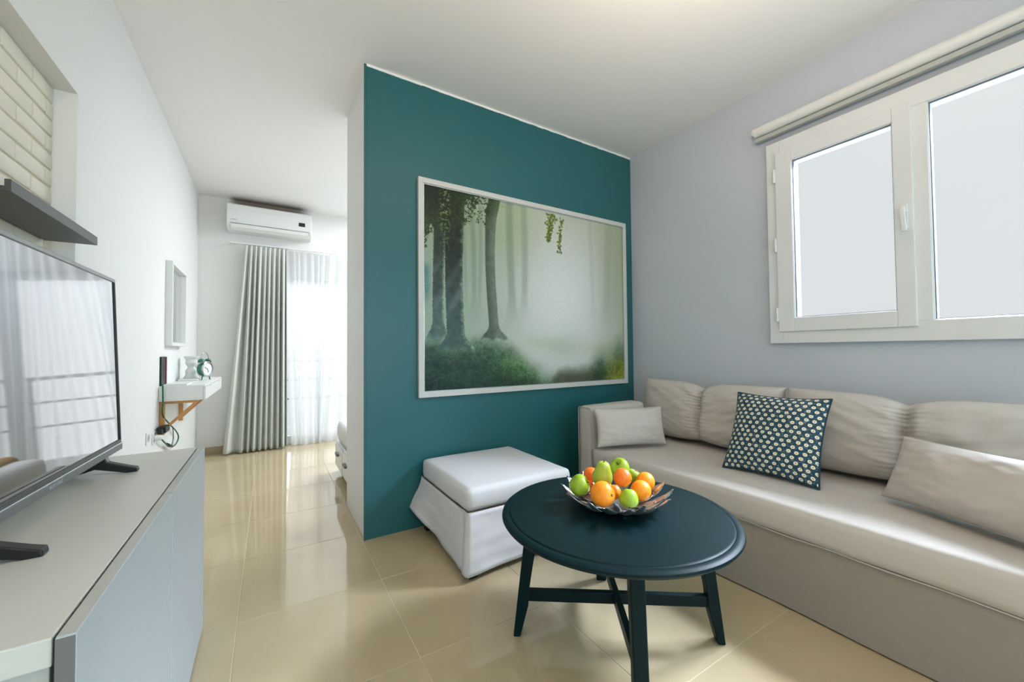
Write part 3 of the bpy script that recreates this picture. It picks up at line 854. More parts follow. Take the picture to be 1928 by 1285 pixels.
# ------------------------------------------------------------------ footstool
FS = (1.185, 2.165)
fs = tag(empty('footstool', (FS[0], FS[1], 0)), 'pale grey skirted square footstool against the teal wall', 'footstool')
hx, hy = .335, .352
soft_box('seat_pad', (FS[0]-hx, FS[1]-hy, .332), (FS[0]+hx, FS[1]+hy, .452), .026, M['footstool'], fs, amp=.004)
o = rnd_box('box_frame', M['fabric_shaded'], (FS[0]-hx+.02, FS[1]-hy+.02, .07), (FS[0]+hx-.02, FS[1]+hy-.02, .336), .01); local(o, fs)
for sx_ in (-1, 1):
    for sy_ in (-1, 1):
        o = MB().prism([(-.024, -.024), (.024, -.024), (.024, .024), (-.024, .024)], 2, 0, .075).build('leg', M['black_plastic'], fs, bevel=.003)
        o.location = (sx_*(hx-.035), sy_*(hy-.035), 0)
def stool_skirt():
    # four cloth panels, each with its own hem; the panels kick out near the corners and the pleats open there
    P = hx-.002; Q = hy-.002
    cs = [(-P, -Q), (P, -Q), (P, Q), (-P, Q)]
    for k in range(4):
        a = Vector(cs[k]); b = Vector(cs[(k+1) % 4]); d = (b-a); L_ = d.length; dn = d.normalized(); nrm = Vector((d.y, -d.x)).normalized(); n = 56; m = 14
        pd = (Vector(cs[k]) - Vector(cs[k-1])).normalized(); pn = Vector((pd.y, -pd.x))
        mb = MB(); v = []; wrap = .030
        for j in range(m+1):
            h = j/m                                   # 0 top, 1 hem
            for i in range(n+1):
                # panels start round the corner they share with the previous panel: the pleat lies beside the corner
                q_ = -wrap + (L_ - wrap - .002 + wrap)*i/n
                s = max(0, q_)/L_
                if k == 3:                             # side facing the aisle: far corner (s=0) flares widest
                    kick = .075*math.exp(-(s/.25)**2) + .020*math.exp(-((1-s)/.2)**2)
                    hem = .032 + .108*math.exp(-(s/.24)**2) + .02*math.exp(-((s-.35)/.25)**2)
                elif k == 0:
                    kick = .020*math.exp(-(s/.25)**2) + .02*math.exp(-((1-s)/.15)**2); hem = .032 + .012*s
                else:
                    kick = .02*math.exp(-(s/.15)**2)+.075*math.exp(-((1-s)/.2)**2)*(k == 2)+.02*math.exp(-((1-s)/.2)**2); hem = .035 + .1*(k == 2)*max(0, s-.8)*5
                z = .335 + (hem-.335)*h
                w = (.005*noise.noise(Vector((s*5+k*7, h*2.2, 3))) + .003*math.sin(s*15+h*2+k))*h + .006*noise.noise(Vector((s*2.2+k*5, h*6, 9)))*min(1, h*4)
                kk = kick*h**1.4
                if q_ < 0: p = a - dn*kk + nrm*kk*0 + pn*(kk*0) ; p = a + pd*q_ + pn*(kk+.003) + pd*(kk if False else kk*(1+q_/wrap))
                else:
                    p = a + dn*q_ + nrm*(kk+w+.003)
                    if s < .12: p = p - dn*kk*(1-s/.12)
                    if s > .88: p = p + dn*kk*(s-.88)/.12
                if i >= n-3: p = p - nrm*.005
                v.append((p.x, p.y, z))
        f = [(j*(n+1)+i, j*(n+1)+i+1, (j+1)*(n+1)+i+1, (j+1)*(n+1)+i) for j in range(m) for i in range(n)]
        mb.add(v, f); o = mb.build('skirt_panel', M['footstool'], fs, smooth=True)
        for vv in o.data.vertices: vv.co -= Vector((FS[0], FS[1], 0)) if False else Vector((0, 0, 0))
        sd = o.modifiers.new('solid', 'SOLIDIFY'); sd.thickness = .003; sd.offset = 0
stool_skirt()
P_ = hx+.001; Q_ = hy+.001
o = MB().tube([(-P_, -Q_, .334), (P_, -Q_, .334), (P_, Q_, .334), (-P_, Q_, .334)], .003, 6, cyc=True).build('piping', M['piping'], fs)

# ------------------------------------------------------------------ coffee table
TZ, TR = .508, .455
ct = tag(empty('coffee_table', (1.19, 1.15, 0), R(-35.6)), 'round blue-black wooden coffee table with crossed stretchers beside the sofa', 'table')
prof = [(0.001, TZ-.030), (TR-.018, TZ-.030), (TR-.006, TZ-.026), (TR, TZ-.017), (TR-.002, TZ-.010), (TR-.008, TZ-.006), (TR-.026, TZ-.0035), (TR-.029, TZ-.0045), (TR-.032, TZ-.0035), (TR-.035, TZ-.0005), (TR-.040, TZ), (0.001, TZ)]
o = MB().lathe(prof, 128).build('tabletop', M['table'], ct); auto_smooth(o, 30)
for k in range(4):
    a = k*PI/2; c, s = math.cos(a), math.sin(a); t = Vector((-s, c, 0)); r_ = Vector((c, s, 0))
    # profile in (radius, z): straight outer edge, inner edge kinks below the stretcher
    pr = [(.300, TZ-.031), (.356, TZ-.031), (.413, .0), (.385, 0), (.352, .125), (.346, .20)]
    mb = MB(); hw = .0235; v = []
    for w in (-hw, hw):
        for rr, zz in pr: v.append(r_*rr + t*w + Vector((0, 0, zz)))
    n = len(pr); mb.add(v, [tuple(range(n)), tuple(range(n, 2*n))[::-1]] + [(i, (i+1) % n, n+(i+1) % n, n+i) for i in range(n)])
    mb.build('leg', M['table'], ct, bevel=.005, seg=3)
for k, zz in ((0, .158), (1, .158)):
    a = k*PI/2; r_ = Vector((math.cos(a), math.sin(a), 0))
    if k == 0: MB().bar(r_*-.358+Vector((0,0,zz)), r_*.358+Vector((0,0,zz)), .024, .044).build('stretcher', M['table'], ct, bevel=.003)
    else: MB().bar(r_*-.358+Vector((0,0,zz+.0)), r_*.358+Vector((0,0,zz)), .024, .0442).build('stretcher', M['table'], ct, bevel=.003)
for k in range(2):
    a = k*PI/2; r_ = Vector((math.cos(a), math.sin(a), 0)); zz = TZ-.05
    MB().bar(r_*-.345+Vector((0,0,zz)), r_*.345+Vector((0,0,zz)), .03, .038+.0002*k).build('apron', M['table'], ct, bevel=.003)

# ------------------------------------------------------------------ fruit bowl
BC = Vector((1.2275, 1.18, TZ))
fb = tag(empty('fruit_bowl', BC), 'steel fruit bowl made of overlapping leaf-shaped petals on the round table', 'bowl')
o = MB().lathe([(.001, .0015), (.055, .0015), (.075, .004), (.095, .011), (.097, .0135), (.075, .0065), (.055, .004), (.001, .004)], 40).build('bowl_base', M['petal'], fb); auto_smooth(o, 50)
def petal_mesh(r_in, z_in, r_out, z_out, w, curl=.0):
    ns, nt_ = 10, 6; v = []; f = []
    for i in range(ns+1):
        s = i/ns; wd = w*math.sin(PI*min(1, .10+s*.90))**.75
        rr = r_in+(r_out-r_in)*s; zz = z_in+(z_out-z_in)*(s**1.7)
        for j in range(nt_+1):
            q_ = -1+2*j/nt_
            v.append((rr-.004*q_*q_, q_*wd/2, zz+.006*q_*q_*(1-s*.5)))
    for i in range(ns):
        for j in range(nt_): f.append((i*(nt_+1)+j, i*(nt_+1)+j+1, (i+1)*(nt_+1)+j+1, (i+1)*(nt_+1)+j))
    n = len(v); v += [(a, b, c-.0016) for a, b, c in v]; f += [tuple(q_+n for q_ in g)[::-1] for g in f]
    ring = [j for j in range(nt_+1)] + [i*(nt_+1)+nt_ for i in range(1, ns+1)] + [ns*(nt_+1)+j for j in range(nt_-1, -1, -1)] + [i*(nt_+1) for i in range(ns-1, 0, -1)]
    for a in range(len(ring)):
        b = (a+1) % len(ring); f.append((ring[b], ring[a], ring[a]+n, ring[b]+n))
    me = bpy.data.meshes.new('petal'); me.from_pydata(v, [], f); me.update(); me.materials.append(M['petal'])
    me.polygons.foreach_set('use_smooth', [True]*len(me.polygons)); return me
rp = random.Random(2)
for cnt, args, ph in ((11, (.07, .006, .165, .037, .062), .1), (14, (.125, .013, .222, .064, .056), .32), (13, (.135, .017, .226, .080, .046), .1)):
    for var in range(1):
        me = petal_mesh(*args)
    for k in range(cnt):
        p = bpy.data.objects.new('petal', me); COL.objects.link(p); p.parent = fb
        p.rotation_euler = (rp.uniform(-.09, .09), rp.uniform(-.03, .02), 2*PI*(k+ph)/cnt + rp.uniform(-.04, .04))

# fruit
def fruit_body(name, prof, R_, m, parent, amp=.012, seed=0, seg=28):
    mb = MB(); mb.lathe([(max(r, .0006)*R_, z*R_) for r, z in prof], seg, None, True)
    mb.v = [tuple(Vector(p)*(1+amp*noise.noise(Vector(p)*28+Vector((seed*3.3, 0, 0))))) for p in mb.v]
    return mb.build(name, m, parent, smooth=True)
def orange(loc, R_, m, label, tilt=(0, 0, 0), seed=0):
    t = empty('orange', loc); t.rotation_euler = tilt
    pr = []
    for i in range(17):
        a = -PI/2+PI*i/16; pr.append((math.cos(a)*1.0, math.sin(a)*.97))
    pr[0] = (0, -.97); pr[-1] = (0, .93); pr[-2] = (.12, .945)
    fruit_body('peel', pr, R_, m, t, seed=seed)
    mb = MB().lathe([(.001, .935*R_), (.11*R_, .94*R_), (.09*R_, .955*R_), (.001, .95*R_)], 10, None, False); mb.build('stem_button', M['stem'], t, smooth=True)
    return tag(t, label, 'orange', 'oranges in the fruit bowl')
def apple(loc, R_, label, tilt=(0, 0, 0), seed=0):
    t = empty('apple', loc); t.rotation_euler = tilt
    pr = [(0, -.80), (.14, -.86), (.32, -.90), (.52, -.82), (.72, -.62), (.88, -.34), (.98, -.02), (1.0, .26), (.94, .52), (.80, .74), (.62, .86), (.44, .90), (.30, .86), (.18, .74), (.08, .64), (0, .60)]
    fruit_body('skin', pr, R_, M['apple'], t, amp=.03, seed=seed)
    MB().tube([(0, 0, .6*R_), (.02*R_, 0, .8*R_), (.08*R_, .02*R_, 1.0*R_)], .045*R_, 6).build('stem', M['stem'], t, smooth=True)
    return tag(t, label, 'apple', 'green apples in the fruit bowl')
def pear(loc, R_, label, tilt=(0, 0, 0)):
    t = empty('pear', loc); t.rotation_euler = tilt
    pr = [(0, -.86), (.2, -.92), (.45, -.90), (.72, -.72), (.93, -.40), (1.0, -.05), (.95, .30), (.82, .62), (.70, .90), (.64, 1.12), (.56, 1.32), (.42, 1.46), (.24, 1.52), (.10, 1.49), (0, 1.46)]
    fruit_body('skin', pr, R_, M['pear'], t, amp=.035, seed=4)
    MB().tube([(0, 0, 1.42*R_), (.02*R_, 0, 1.6*R_), (.1*R_, .03*R_, 1.78*R_)], .05*R_, 6).build('stem', M['stem'], t, smooth=True)
    return tag(t, label, 'pear')
apple((1.105, 1.268, .584), .043, 'green apple at the left side of the fruit bowl, stalk hollow turned right', (R(20), R(62), R(-25)), 1)
apple((1.305, 1.226, .634), .041, 'pale green apple on top at the back of the fruit pile', (R(-20), R(-40), R(40)), 2)
apple((1.216, 1.100, .562), .037, 'small green apple at the front of the fruit bowl', (R(170), R(15), 0), 3)
apple((1.393, 1.236, .580), .032, 'green apple half hidden at the back right, behind the oranges', (R(10), R(20), 0), 6)
pear((1.210, 1.238, .610), .0435, 'green pear lying on top of the fruit pile', (R(8), R(-4), R(20)))
orange((1.226, 1.140, .630), .037, M['deep_orange'], 'deep orange fruit on top of the pile, right of the pear', (R(35), R(100), R(-35)), 1)
orange((1.138, 1.164, .574), .0495, M['orange'], 'biggest orange, at the front of the fruit bowl', (R(80), R(20), 0), 2)
orange((1.303, 1.114, .571), .041, M['orange'], 'orange at the front right of the fruit bowl', (R(-60), R(30), 0), 3)
orange((1.374, 1.150, .584), .040, M['orange'], 'orange at the right rim, behind the front right orange', (R(-40), R(-60), 0), 4)
orange((1.240, 1.340, .586), .034, M['deep_orange'], 'orange half hidden behind the pear at the back left', (R(120), R(30), 0), 5)
orange((1.222, 1.185, .558), .030, M['orange'], 'small orange low in the middle of the bowl', (R(60), R(60), 0), 6)
orange((1.175, 1.290, .560), .026, M['deep_orange'], 'small orange peeping out between the left apple and the biggest orange', (R(60), R(160), 0), 7)

# ------------------------------------------------------------------ television cabinet
CT = .757
CY0, CY1, CXF = .806, 2.105, -.229
cb = tag(empty('television_cabinet', (-.45, 1.45, 0)), 'white low television cabinet with two flat doors along the left wall', 'cabinet')
CB = -.655
def cpart(mb, name, m, bevel=.0015, par=None):
    o = mb.build(name, m, bevel=bevel); local(o, cb)
    if par: o.parent = par
    return o
cpart(MB().box((CB, CY0+.004, CT-.040), (-.2545, CY1, CT)), 'top_panel', M['cab_top'], .002)
cpart(MB().box((CB, CY0+.010, .06), (-.258, CY0+.028, CT-.040)), 'side_panel', M['cab_side'])
cpart(MB().box((CB, CY1-.018, .06), (-.258, CY1, CT-.040)), 'side_panel', M['cab_side'])
cpart(MB().box((CB, CY0+.028, .06), (-.27, CY1-.018, .08)), 'bottom_panel', M['cab_side'])
cpart(MB().box((CB, CY0+.028, .08), (CB+.006, CY1-.018, CT-.04)), 'back_panel', M['cab_side'])
cpart(MB().box((-.2535, CY0+.006, .065), (-.2515, CY1-.002, CT-.003)), 'shadow_gap', M['slot'], 0)
cpart(MB().box((CB+.03, CY0+.05, 0), (-.30, CY1-.05, .06)), 'plinth', M['cab_side'])
SPL = 1.462
for a, b in ((CY0, SPL-.0023), (SPL+.0023, CY1)):
    d = cpart(MB().box((-.2505, a, .012), (CXF, b, CT)), 'door', M['cab_door'], .0015)
    e = MB().box((-.2500, a-.0008, .014), (CXF-.001, a+.0004, CT-.002)).build('edge_band', M['dark_edge']); local(e, cb); e.parent = d
    e['label'] = 'grey door edge'
    e2 = MB().box((-.2498, a+.002, CT-.0002), (CXF-.0015, b-.002, CT+.0006)).build('top_edge_band', M['cab_side']); local(e2, cb); e2.parent = d

# ------------------------------------------------------------------ television
tvY1, tvL, tvB, tvT = 1.935, .97, .817, 1.417
tv = tag(empty('television', (-.47, 1.45, CT)), 'flat black television with silver edge standing on the white cabinet', 'television')
TVM = Matrix.Translation((-.4455, tvY1, tvB)) @ Matrix.Rotation(R(1.0), 4, 'Z').inverted() @ Matrix.Rotation(R(-2.3), 4, 'Y')
def tpart(mb, name, m, bevel=.0015, par=None, raw=False):
    if not raw: mb.v = [tuple(TVM @ Vector(p)) for p in mb.v]
    o = mb.build(name, m, bevel=bevel); local(o, tv)
    if par: o.parent = par
    return o
HT = tvT-tvB
# local frame: x towards the room, y: 0 at far edge, negative towards camera, z up
tpart(MB().box((-.045, -tvL, 0), (-.006, 0, HT)), 'back_shell', M['black_plastic'], .004)
tpart(MB().box((-.007, -tvL+.008, .030), (-.004, -.0085, HT-.012)), 'screen', M['screen'], 0)
tpart(MB().box((-.03, -tvL, HT-.012), (.0, 0, HT+.0)), 'top_trim', M['tv_trim'], .002)
tpart(MB().box((-.03, -.008, .02), (.0, 0, HT-.012)), 'side_trim', M['black_plastic'], .002)
tpart(MB().box((-.03, -tvL, .02), (.0, -tvL+.008, HT-.012)), 'side_trim', M['black_plastic'], .002)
bt = tpart(MB().box((-.03, -tvL, -.004), (.002, 0, .017)), 'bottom_trim', M['dark_edge'], .002)
tpart(MB().box((-.006, -tvL+.008, .020), (.001, -.008, .0305)), 'inner_bezel', M['shelf'], .001)
tpart(MB().box((-.02, -tvL, .017), (.003, 0, .0205)), 'bottom_highlight_strip', M['tv_light_trim'], .001)
mb = MB()
lc = -.487
for i in range(7):
    y = lc-.030+.010*i
    mb.box((.002, y-.0034, .0045), (.0027, y-.0018, .0118))
    if i not in (3,): mb.box((.002, y+.0012, .0045), (.0027, y+.0026, .0118))
    mb.box((.002, y-.0034, .0075+.003*(i % 2)), (.0027, y+.0026, .0092+.003*(i % 2)))
lg = tpart(mb, 'badge_lettering', M['tv_light_trim'], 0, bt)
for yc in (1.80, 1.155):
    prof = [(-.345, 0), (-.347, .013), (-.372, .021), (-.44, .044), (-.455, .066), (-.50, .066), (-.515, .044), (-.575, .016), (-.58, 0), (-.565, 0), (-.47, .026), (-.43, .022)]
    prof = [(-.372, 0), (-.374, .013), (-.395, .020), (-.445, .040), (-.455, .068), (-.49, .068), (-.505, .040), (-.565, .014), (-.57, 0), (-.545, 0), (-.475, .021), (-.40, 0)]
    mb = MB().prism([(a, b+CT+.0005) for a, b in prof], 1, yc-.014, yc+.014)
    tpart(mb, 'foot', M['black_plastic'], .003, None, True)

# ------------------------------------------------------------------ picture-ledge shelf
sh = tag(empty('wall_shelf', (-.69, 1.95, 1.6)), 'narrow black picture ledge on the white brick niche above the television', 'shelf')
S0, S1, SZ = 1.632, 2.272, 1.600
o = MB().box((NX+.011, S0, SZ), (-.619, S1, SZ+.014)).build('bottom_board', M['shelf'], bevel=.0012); local(o, sh)
o = MB().box((NX+.011, S0, SZ+.014), (NX+.025, S1, SZ+.075)).build('back_board', M['shelf'], bevel=.0012); local(o, sh)
o = MB().box((-.619, S0, SZ-.0005), (-.606, S1, SZ+.034)).build('front_lip', M['shelf'], bevel=.0012); local(o, sh)

# ------------------------------------------------------------------ box-framed mirror
mr = tag(empty('wall_mirror', (XL, 4.32, 1.21)), 'tall mirror in a deep white box frame on the left wall above the small desk', 'mirror')
MX, MY0, MY1, MZ0, MZ1 = -.647, 4.02, 4.63, 1.212, 1.884
for nm, a, b in (('frame_rail', (MY0, MZ0), (MY1, MZ0+.028)), ('frame_rail', (MY0, MZ1-.028), (MY1, MZ1)), ('frame_stile', (MY0, MZ0+.028), (MY0+.028, MZ1-.028)), ('frame_stile', (MY1-.028, MZ0+.028), (MY1, MZ1-.028))):
    o = MB().box((XL, a[0], a[1]), (MX, b[0], b[1])).build(nm, M['white_lacquer'], bevel=.0015); local(o, mr)
o = MB().box((XL+.001, MY0+.026, MZ0+.026), (XL+.012, MY1-.026, MZ1-.026)).build('mirror_glass', M['mirror']); local(o, mr)

# ------------------------------------------------------------------ small wall desk with drawers
DY0, DY1, DZ0, DZ1, DXF = 3.835, 5.03, .795, .909, -.416
dk = tag(empty('wall_desk', (XL, 4.43, .79)), 'narrow white wall desk with two drawers on pine brackets', 'desk')
def dpart(mb, name, m, bevel=.0015, par=None):
    o = mb.build(name, m, bevel=bevel); local(o, dk)
    if par: o.parent = par
    return o
dpart(MB().box((XL, DY0, DZ1-.016), (DXF-.002, DY1, DZ1)), 'desk_top', M['white_lacquer'])
dpart(MB().box((XL, DY0, DZ0), (DXF-.016, DY1, DZ0+.014)), 'bottom_board', M['white_lacquer'])
for y in (DY0, (DY0+DY1)/2-.008, DY1-.016):
    dpart(MB().box((XL+.002, y, DZ0+.014), (DXF-.016, y+.016, DZ1-.016)), 'side_board', M['white_lacquer'])
for a, b in ((DY0+.001, (DY0+DY1)/2-.0015), ((DY0+DY1)/2+.0015, DY1-.001)):
    c = (a+b)/2
    poly = [(a, DZ0), (b, DZ0), (b, DZ1-.018), (c+.055, DZ1-.018), (c+.035, DZ1-.034), (c-.035, DZ1-.034), (c-.055, DZ1-.018), (a, DZ1-.018)]
    d = dpart(MB().prism(poly, 0, DXF-.015, DXF), 'drawer_front', M['white_lacquer'], .0008)
    o = MB().box((DXF-.02, c-.055, DZ1-.036), (DXF-.0155, c+.055, DZ1-.017)).build('finger_notch', M['pine']); local(o, dk); o.parent = d
for y in (3.885, 4.62):
    mb = MB()
    br_ = dpart(MB().box((XL+.001, y-.014, .545), (XL+.030, y+.014, DZ0-.0005)), 'bracket_post', M['pine'], .002)
    dpart(MB().box((XL+.031, y-.014, DZ0-.022), (-.47, y+.014, DZ0-.0005)), 'bracket_arm', M['pine'], .002)
    dpart(MB().bar((XL+.027, y, .585), (-.485, y, DZ0-.028), .024, .020), 'bracket_brace', M['pine'], .002)

# things on the desk
t = tag(MB().box((XL+.003, 3.862, DZ1), (XL+.012, 4.03, 1.128)).build('tablet', M['black_plastic'], bevel=.003), 'thin dark tablet standing upright against the left wall on the desk', 'tablet')
e = MB().box((XL+.0121, 4.000, DZ1+.004), (XL+.0150, 4.029, 1.124)).build('edge', M['red_edge'], t, bevel=.001)
t.location = (0, 0, .0002)
pl = tag(empty('booklet', (-.60, 4.02, DZ1)), 'white booklet lying flat at the near end of the wall desk', 'booklet')
o = MB().box((-.665, 3.85, DZ1+.0003), (-.53, 4.10, DZ1+.010)).build('pages', M['linen']); local(o, pl)
o = MB().box((-.667, 3.848, DZ1+.010), (-.528, 4.102, DZ1+.0118)).build('cover', M['white_lacquer'], bevel=.0006); local(o, pl)
# scalloped white vase/lantern on a tray
ty = tag(rnd_box('tray', M['white_lacquer'], (-.675, 4.44, DZ1+.0003), (-.535, 4.76, DZ1+.016), .004, None, 2), 'thin white tray under the waisted white vase on the desk', 'tray')
vs = tag(empty('vase', (-.604, 4.61, DZ1+.0165)), 'white waisted vase with a wavy outline beside the green alarm clock', 'vase')
pr = []
for i in range(31):
    s = i/30; zz = .20*s
    r = .043 + .010*math.cos(s*2*PI) + .005*math.cos(s*2*PI*3)
    pr.append((r, zz))
pr2 = [(max(.004, r-.004), z_) for r, z_ in pr[::-1][:28]]
o = MB().lathe(pr+pr2, 36).build('body', M['white_lacquer'], vs); auto_smooth(o, 50)
# alarm clock
CKR = Vector((.86, -.51, 0)).normalized()
ck = tag(empty('alarm_clock', (-.49, 4.52, DZ1)), 'green twin-bell alarm clock with white dial on the wall desk', 'clock')
Z2 = Vector((0, 0, 1)).rotation_difference(CKR).to_matrix().to_4x4()
Cc = Vector((0, 0, .098))
T_ = Matrix.Translation(Cc) @ Z2
o = MB().lathe([(.001, -.052), (.042, -.050), (.060, -.036), (.066, -.015), (.067, .008), (.062, .012), (.001, .012)], 36, T_).build('case', M['clock_green'], ck); auto_smooth(o, 40)
o = MB().lathe([(.001, .0125), (.058, .0125), (.058, .0145), (.001, .0145)], 36, T_).build('dial', M['clock_face'], ck); auto_smooth(o, 40)
o = MB().lathe([(.058, .0122), (.068, .010), (.070, .018), (.064, .022), (.058, .020)], 36, T_, False).build('bezel', M['chrome'], ck); auto_smooth(o, 40)
sd_ = CKR.cross(Vector((0, 0, 1))).normalized()
nb = CKR*.0155
for ang, ln, w in ((62, .040, .004), (200, .030, .005)):
    dv = sd_*math.sin(R(ang))+Vector((0, 0, 1))*math.cos(R(ang))
    MB().bar(Cc+nb, Cc+nb+dv*ln, w, .0014, CKR).build('hand', M['black_plastic'], ck)
for s in (-1, 1):
    c = Cc + sd_*s*.040 + Vector((0, 0, .072)) - CKR*.012
    up_ = (sd_*s*.5+Vector((0, 0, 1))).normalized()
    Tm = Matrix.Translation(c) @ Vector((0, 0, 1)).rotation_difference(up_).to_matrix().to_4x4()
    o = MB().lathe([(.001, .022), (.010, .021), (.020, .014), (.026, .003), (.027, 0), (.001, 0)], 20, Tm).build('bell', M['clock_green'], ck, smooth=True)
    MB().tube([c+up_*-.012, c], .003, 6).build('bell_post', M['chrome'], ck)
    f0 = Cc + sd_*s*.036 + Vector((0, 0, -.056)); f1 = f0 + sd_*s*.016; f1.z = .0005
    MB().tube([f0, f1], [.006, .0045], 8).build('foot', M['clock_green'], ck)
    f0b = f0 - CKR*.03; f1b = f1-CKR*.03; 
MB().tube([Cc - CKR*.012 + sd_*.046*math.cos(a) + Vector((0, 0, .088+.062*math.sin(a))) for a in [PI*i/14 for i in range(15)]], .0028, 6).build('handle', M['chrome'], ck, smooth=True)

# wall sockets, adapter, cables
def socket(loc, label):
    s = tag(empty('wall_socket', loc), label, 'socket', None)
    MB().box((0, -.042, -.042), (.007, .042, .042)).build('plate', M['lamp_warm'], s, bevel=.003)
    o = MB().lathe([(.001, .0075), (.021, .0075), (.022, .0092), (.024, .0092), (.024, .007)], 24, Matrix.Rotation(PI/2, 4, 'Y'), False).build('socket_ring', M['cab_side'], s)
    for y in (-.0095, .0095):
        MB().lathe([(.0025, .0076), (.0025, .0082)], 10, Matrix.Translation((0, y, 0)) @ Matrix.Rotation(PI/2, 4, 'Y')).build('hole', M['slot'], s)
    return s
socket((XL, 3.54, .585), 'white wall socket nearest the television cabinet, half hidden by it')
socket((XL, 3.70, .555), 'white wall socket below the desk with a cable plugged in')
ad = tag(empty('plug_adapter', (-.655, 3.83, .595)), 'black plug adapter hanging beside the socket under the desk', 'adapter')
o = MB().box((-.028, -.075, -.022), (.022, .065, .024)).build('body', M['black_plastic'], ad, bevel=.006)
o = MB().prism([(-.018, -.018), (.012, -.018), (.008, .014), (-.014, .014)], 1, -.125, -.074).build('plug_nose', M['black_plastic'], ad, bevel=.004)
def catmull(P, n=8):
    P = [Vector(p) for p in P]; P = [P[0]*2-P[1]] + P + [P[-1]*2-P[-2]]; out = []
    for i in range(1, len(P)-2):
        for k in range(n):
            t_ = k/n; a, b, c, d = P[i-1:i+3]
            out.append(.5*((2*b)+(c-a)*t_+(2*a-5*b+4*c-d)*t_*t_+(3*b-a-3*c+d)*t_**3))
    out.append(P[-2]); return out
CX = -.665
cg = tag(empty('power_cable', (CX, 3.7, .6)), 'green power cable looping down from the tablet under the desk', 'cable')
pts = catmull([(CX, 3.815, .932), (CX+.004, 3.80, .90), (CX+.006, 3.80, .80), (CX, 3.83, .70), (CX, 4.05, .603), (CX, 4.33, .497), (CX, 4.44, .424), (CX, 4.31, .388), (CX, 4.10, .412), (CX, 3.90, .485), (CX, 3.76, .545), (CX-.006, 3.705, .556)])
o = MB().tube(pts, .0052, 8).build('cord', M['cable_green'], smooth=True); local(o, cg)
o = MB().tube([(CX, 4.18, .398), (CX, 4.06, .430), (CX, 3.99, .455)], [.009, .013, .009], 10).build('connector', M['black_plastic'], smooth=True); local(o, cg)
cw_ = tag(empty('thin_cable', (CX, 3.9, .6)), 'thin black cable curling from the black adapter under the desk', 'cable')
pts = catmull([(CX+.02, 3.893, .605), (CX+.022, 3.97, .60), (CX+.022, 4.06, .56), (CX+.022, 4.08, .49), (CX+.022, 4.05, .445), (CX+.022, 4.02, .44)])
o = MB().tube(pts, .0028, 6).build('cord', M['cable_black'], smooth=True); local(o, cw_)
tp = tag(empty('plug', (XL+.008, 3.70, .555)), 'white plug pushed into the wall socket below the desk', 'plug')
MB().lathe([(.001, 0), (.020, 0), (.019, .030), (.014, .040), (.001, .040)], 18, Matrix.Rotation(PI/2, 4, 'Y')).build('plug_body', M['lamp_warm'], tp, bevel=.001)

# ------------------------------------------------------------------ air conditioner
ac = tag(empty('air_conditioner', (.012, YF, 2.6)), 'white wall-mounted split air conditioner above the bedroom curtain', 'air conditioner')
AX0, AX1 = -.418, .442
prof = [(YF-.001, 2.565), (YF-.001, 2.862), (YF-.185, 2.864), (YF-.215, 2.85), (YF-.225, 2.78), (YF-.222, 2.635), (YF-.205, 2.600), (YF-.15, 2.568)]
o = MB().prism(prof, 0, AX0, AX1).build('housing', M['white_lacquer'], bevel=.008, seg=3); local(o, ac)
o = MB().box((AX0+.035, YF-.2275, 2.630), (AX1-.03, YF-.22, 2.634)).build('vent_slot', M['dark_edge']); local(o, ac)
o = MB().prism([(YF-.224, 2.628), (YF-.208, 2.596), (YF-.16, 2.571), (YF-.16, 2.566), (YF-.212, 2.592), (YF-.229, 2.626)], 0, AX0+.035, AX1-.03).build('louvre', M['white_lacquer'], bevel=.001); local(o, ac)
o = MB().box((AX1-.0305, YF-.226, 2.596), (AX1-.0275, YF-.205, 2.632)).build('louvre_gap', M['dark_edge']); local(o, ac)
o = MB().box((.300, YF-.2285, 2.693), (.368, YF-.222, 2.738)).build('display', M['slot'], bevel=.001); local(o, ac)
mb = MB()
for i in range(6): mb.box((AX0+.038+.010*i, YF-.2262, 2.668), (AX0+.044+.010*i, YF-.222, 2.682 if i == 0 else 2.677))
o = mb.build('badge_lettering', M['cab_side']); local(o, ac)
o = MB().box((AX0+.05, YF-.17, 2.8655), (AX1-.05, YF-.03, 2.868)).build('top_grille', M['dark_edge']); local(o, ac)

# ------------------------------------------------------------------ curtains and rail
cr = tag(empty('curtain_rail', (-.40, YF-.1, 2.43)), 'white curtain rail along the far bedroom wall', 'curtain rail')
o = MB().box((-.40, YF-.115, 2.425), (2.65, YF-.085, 2.443)).build('track', M['white_lacquer'], bevel=.003); local(o, cr)
for x in (-.36, 1.0, 2.55):
    o = MB().box((x, YF-.09, 2.428), (x+.02, YF, 2.452)).build('bracket', M['white_lacquer'], bevel=.002); local(o, cr)
def cloth(name, m, n, mrows, fx, fy, z0, z1, par):
    v = []; f = []
    for j in range(mrows+1):
        h = j/mrows; zz = z1+(z0-z1)*h
        for i in range(n+1):
            s = i/n; v.append((fx(s, h), fy(s, h), zz + (.004*math.sin(s*40) if j == mrows else 0)))
    f = [(j*(n+1)+i, j*(n+1)+i+1, (j+1)*(n+1)+i+1, (j+1)*(n+1)+i) for j in range(mrows) for i in range(n)]
    mb = MB(); mb.add(v, f); o = mb.build(name, m, smooth=True); return local(o, par)
cu = tag(empty('drape_curtain', (-.03, YF-.12, 0)), 'pale grey-green pleated drape gathered at the left of the balcony door', 'curtain')
NP = 9
rc = random.Random(9); ph = [rc.uniform(-.35, .35) for _ in range(NP+2)]; am = [rc.uniform(.75, 1.2) for _ in range(NP+2)]
def pfold(s):
    k = s*NP; i = int(min(k, NP-1)); t_ = k-i
    a = am[i]*(1-t_)+am[i+1]*t_; p = ph[i]*(1-t_)+ph[i+1]*t_
    return k, a, p
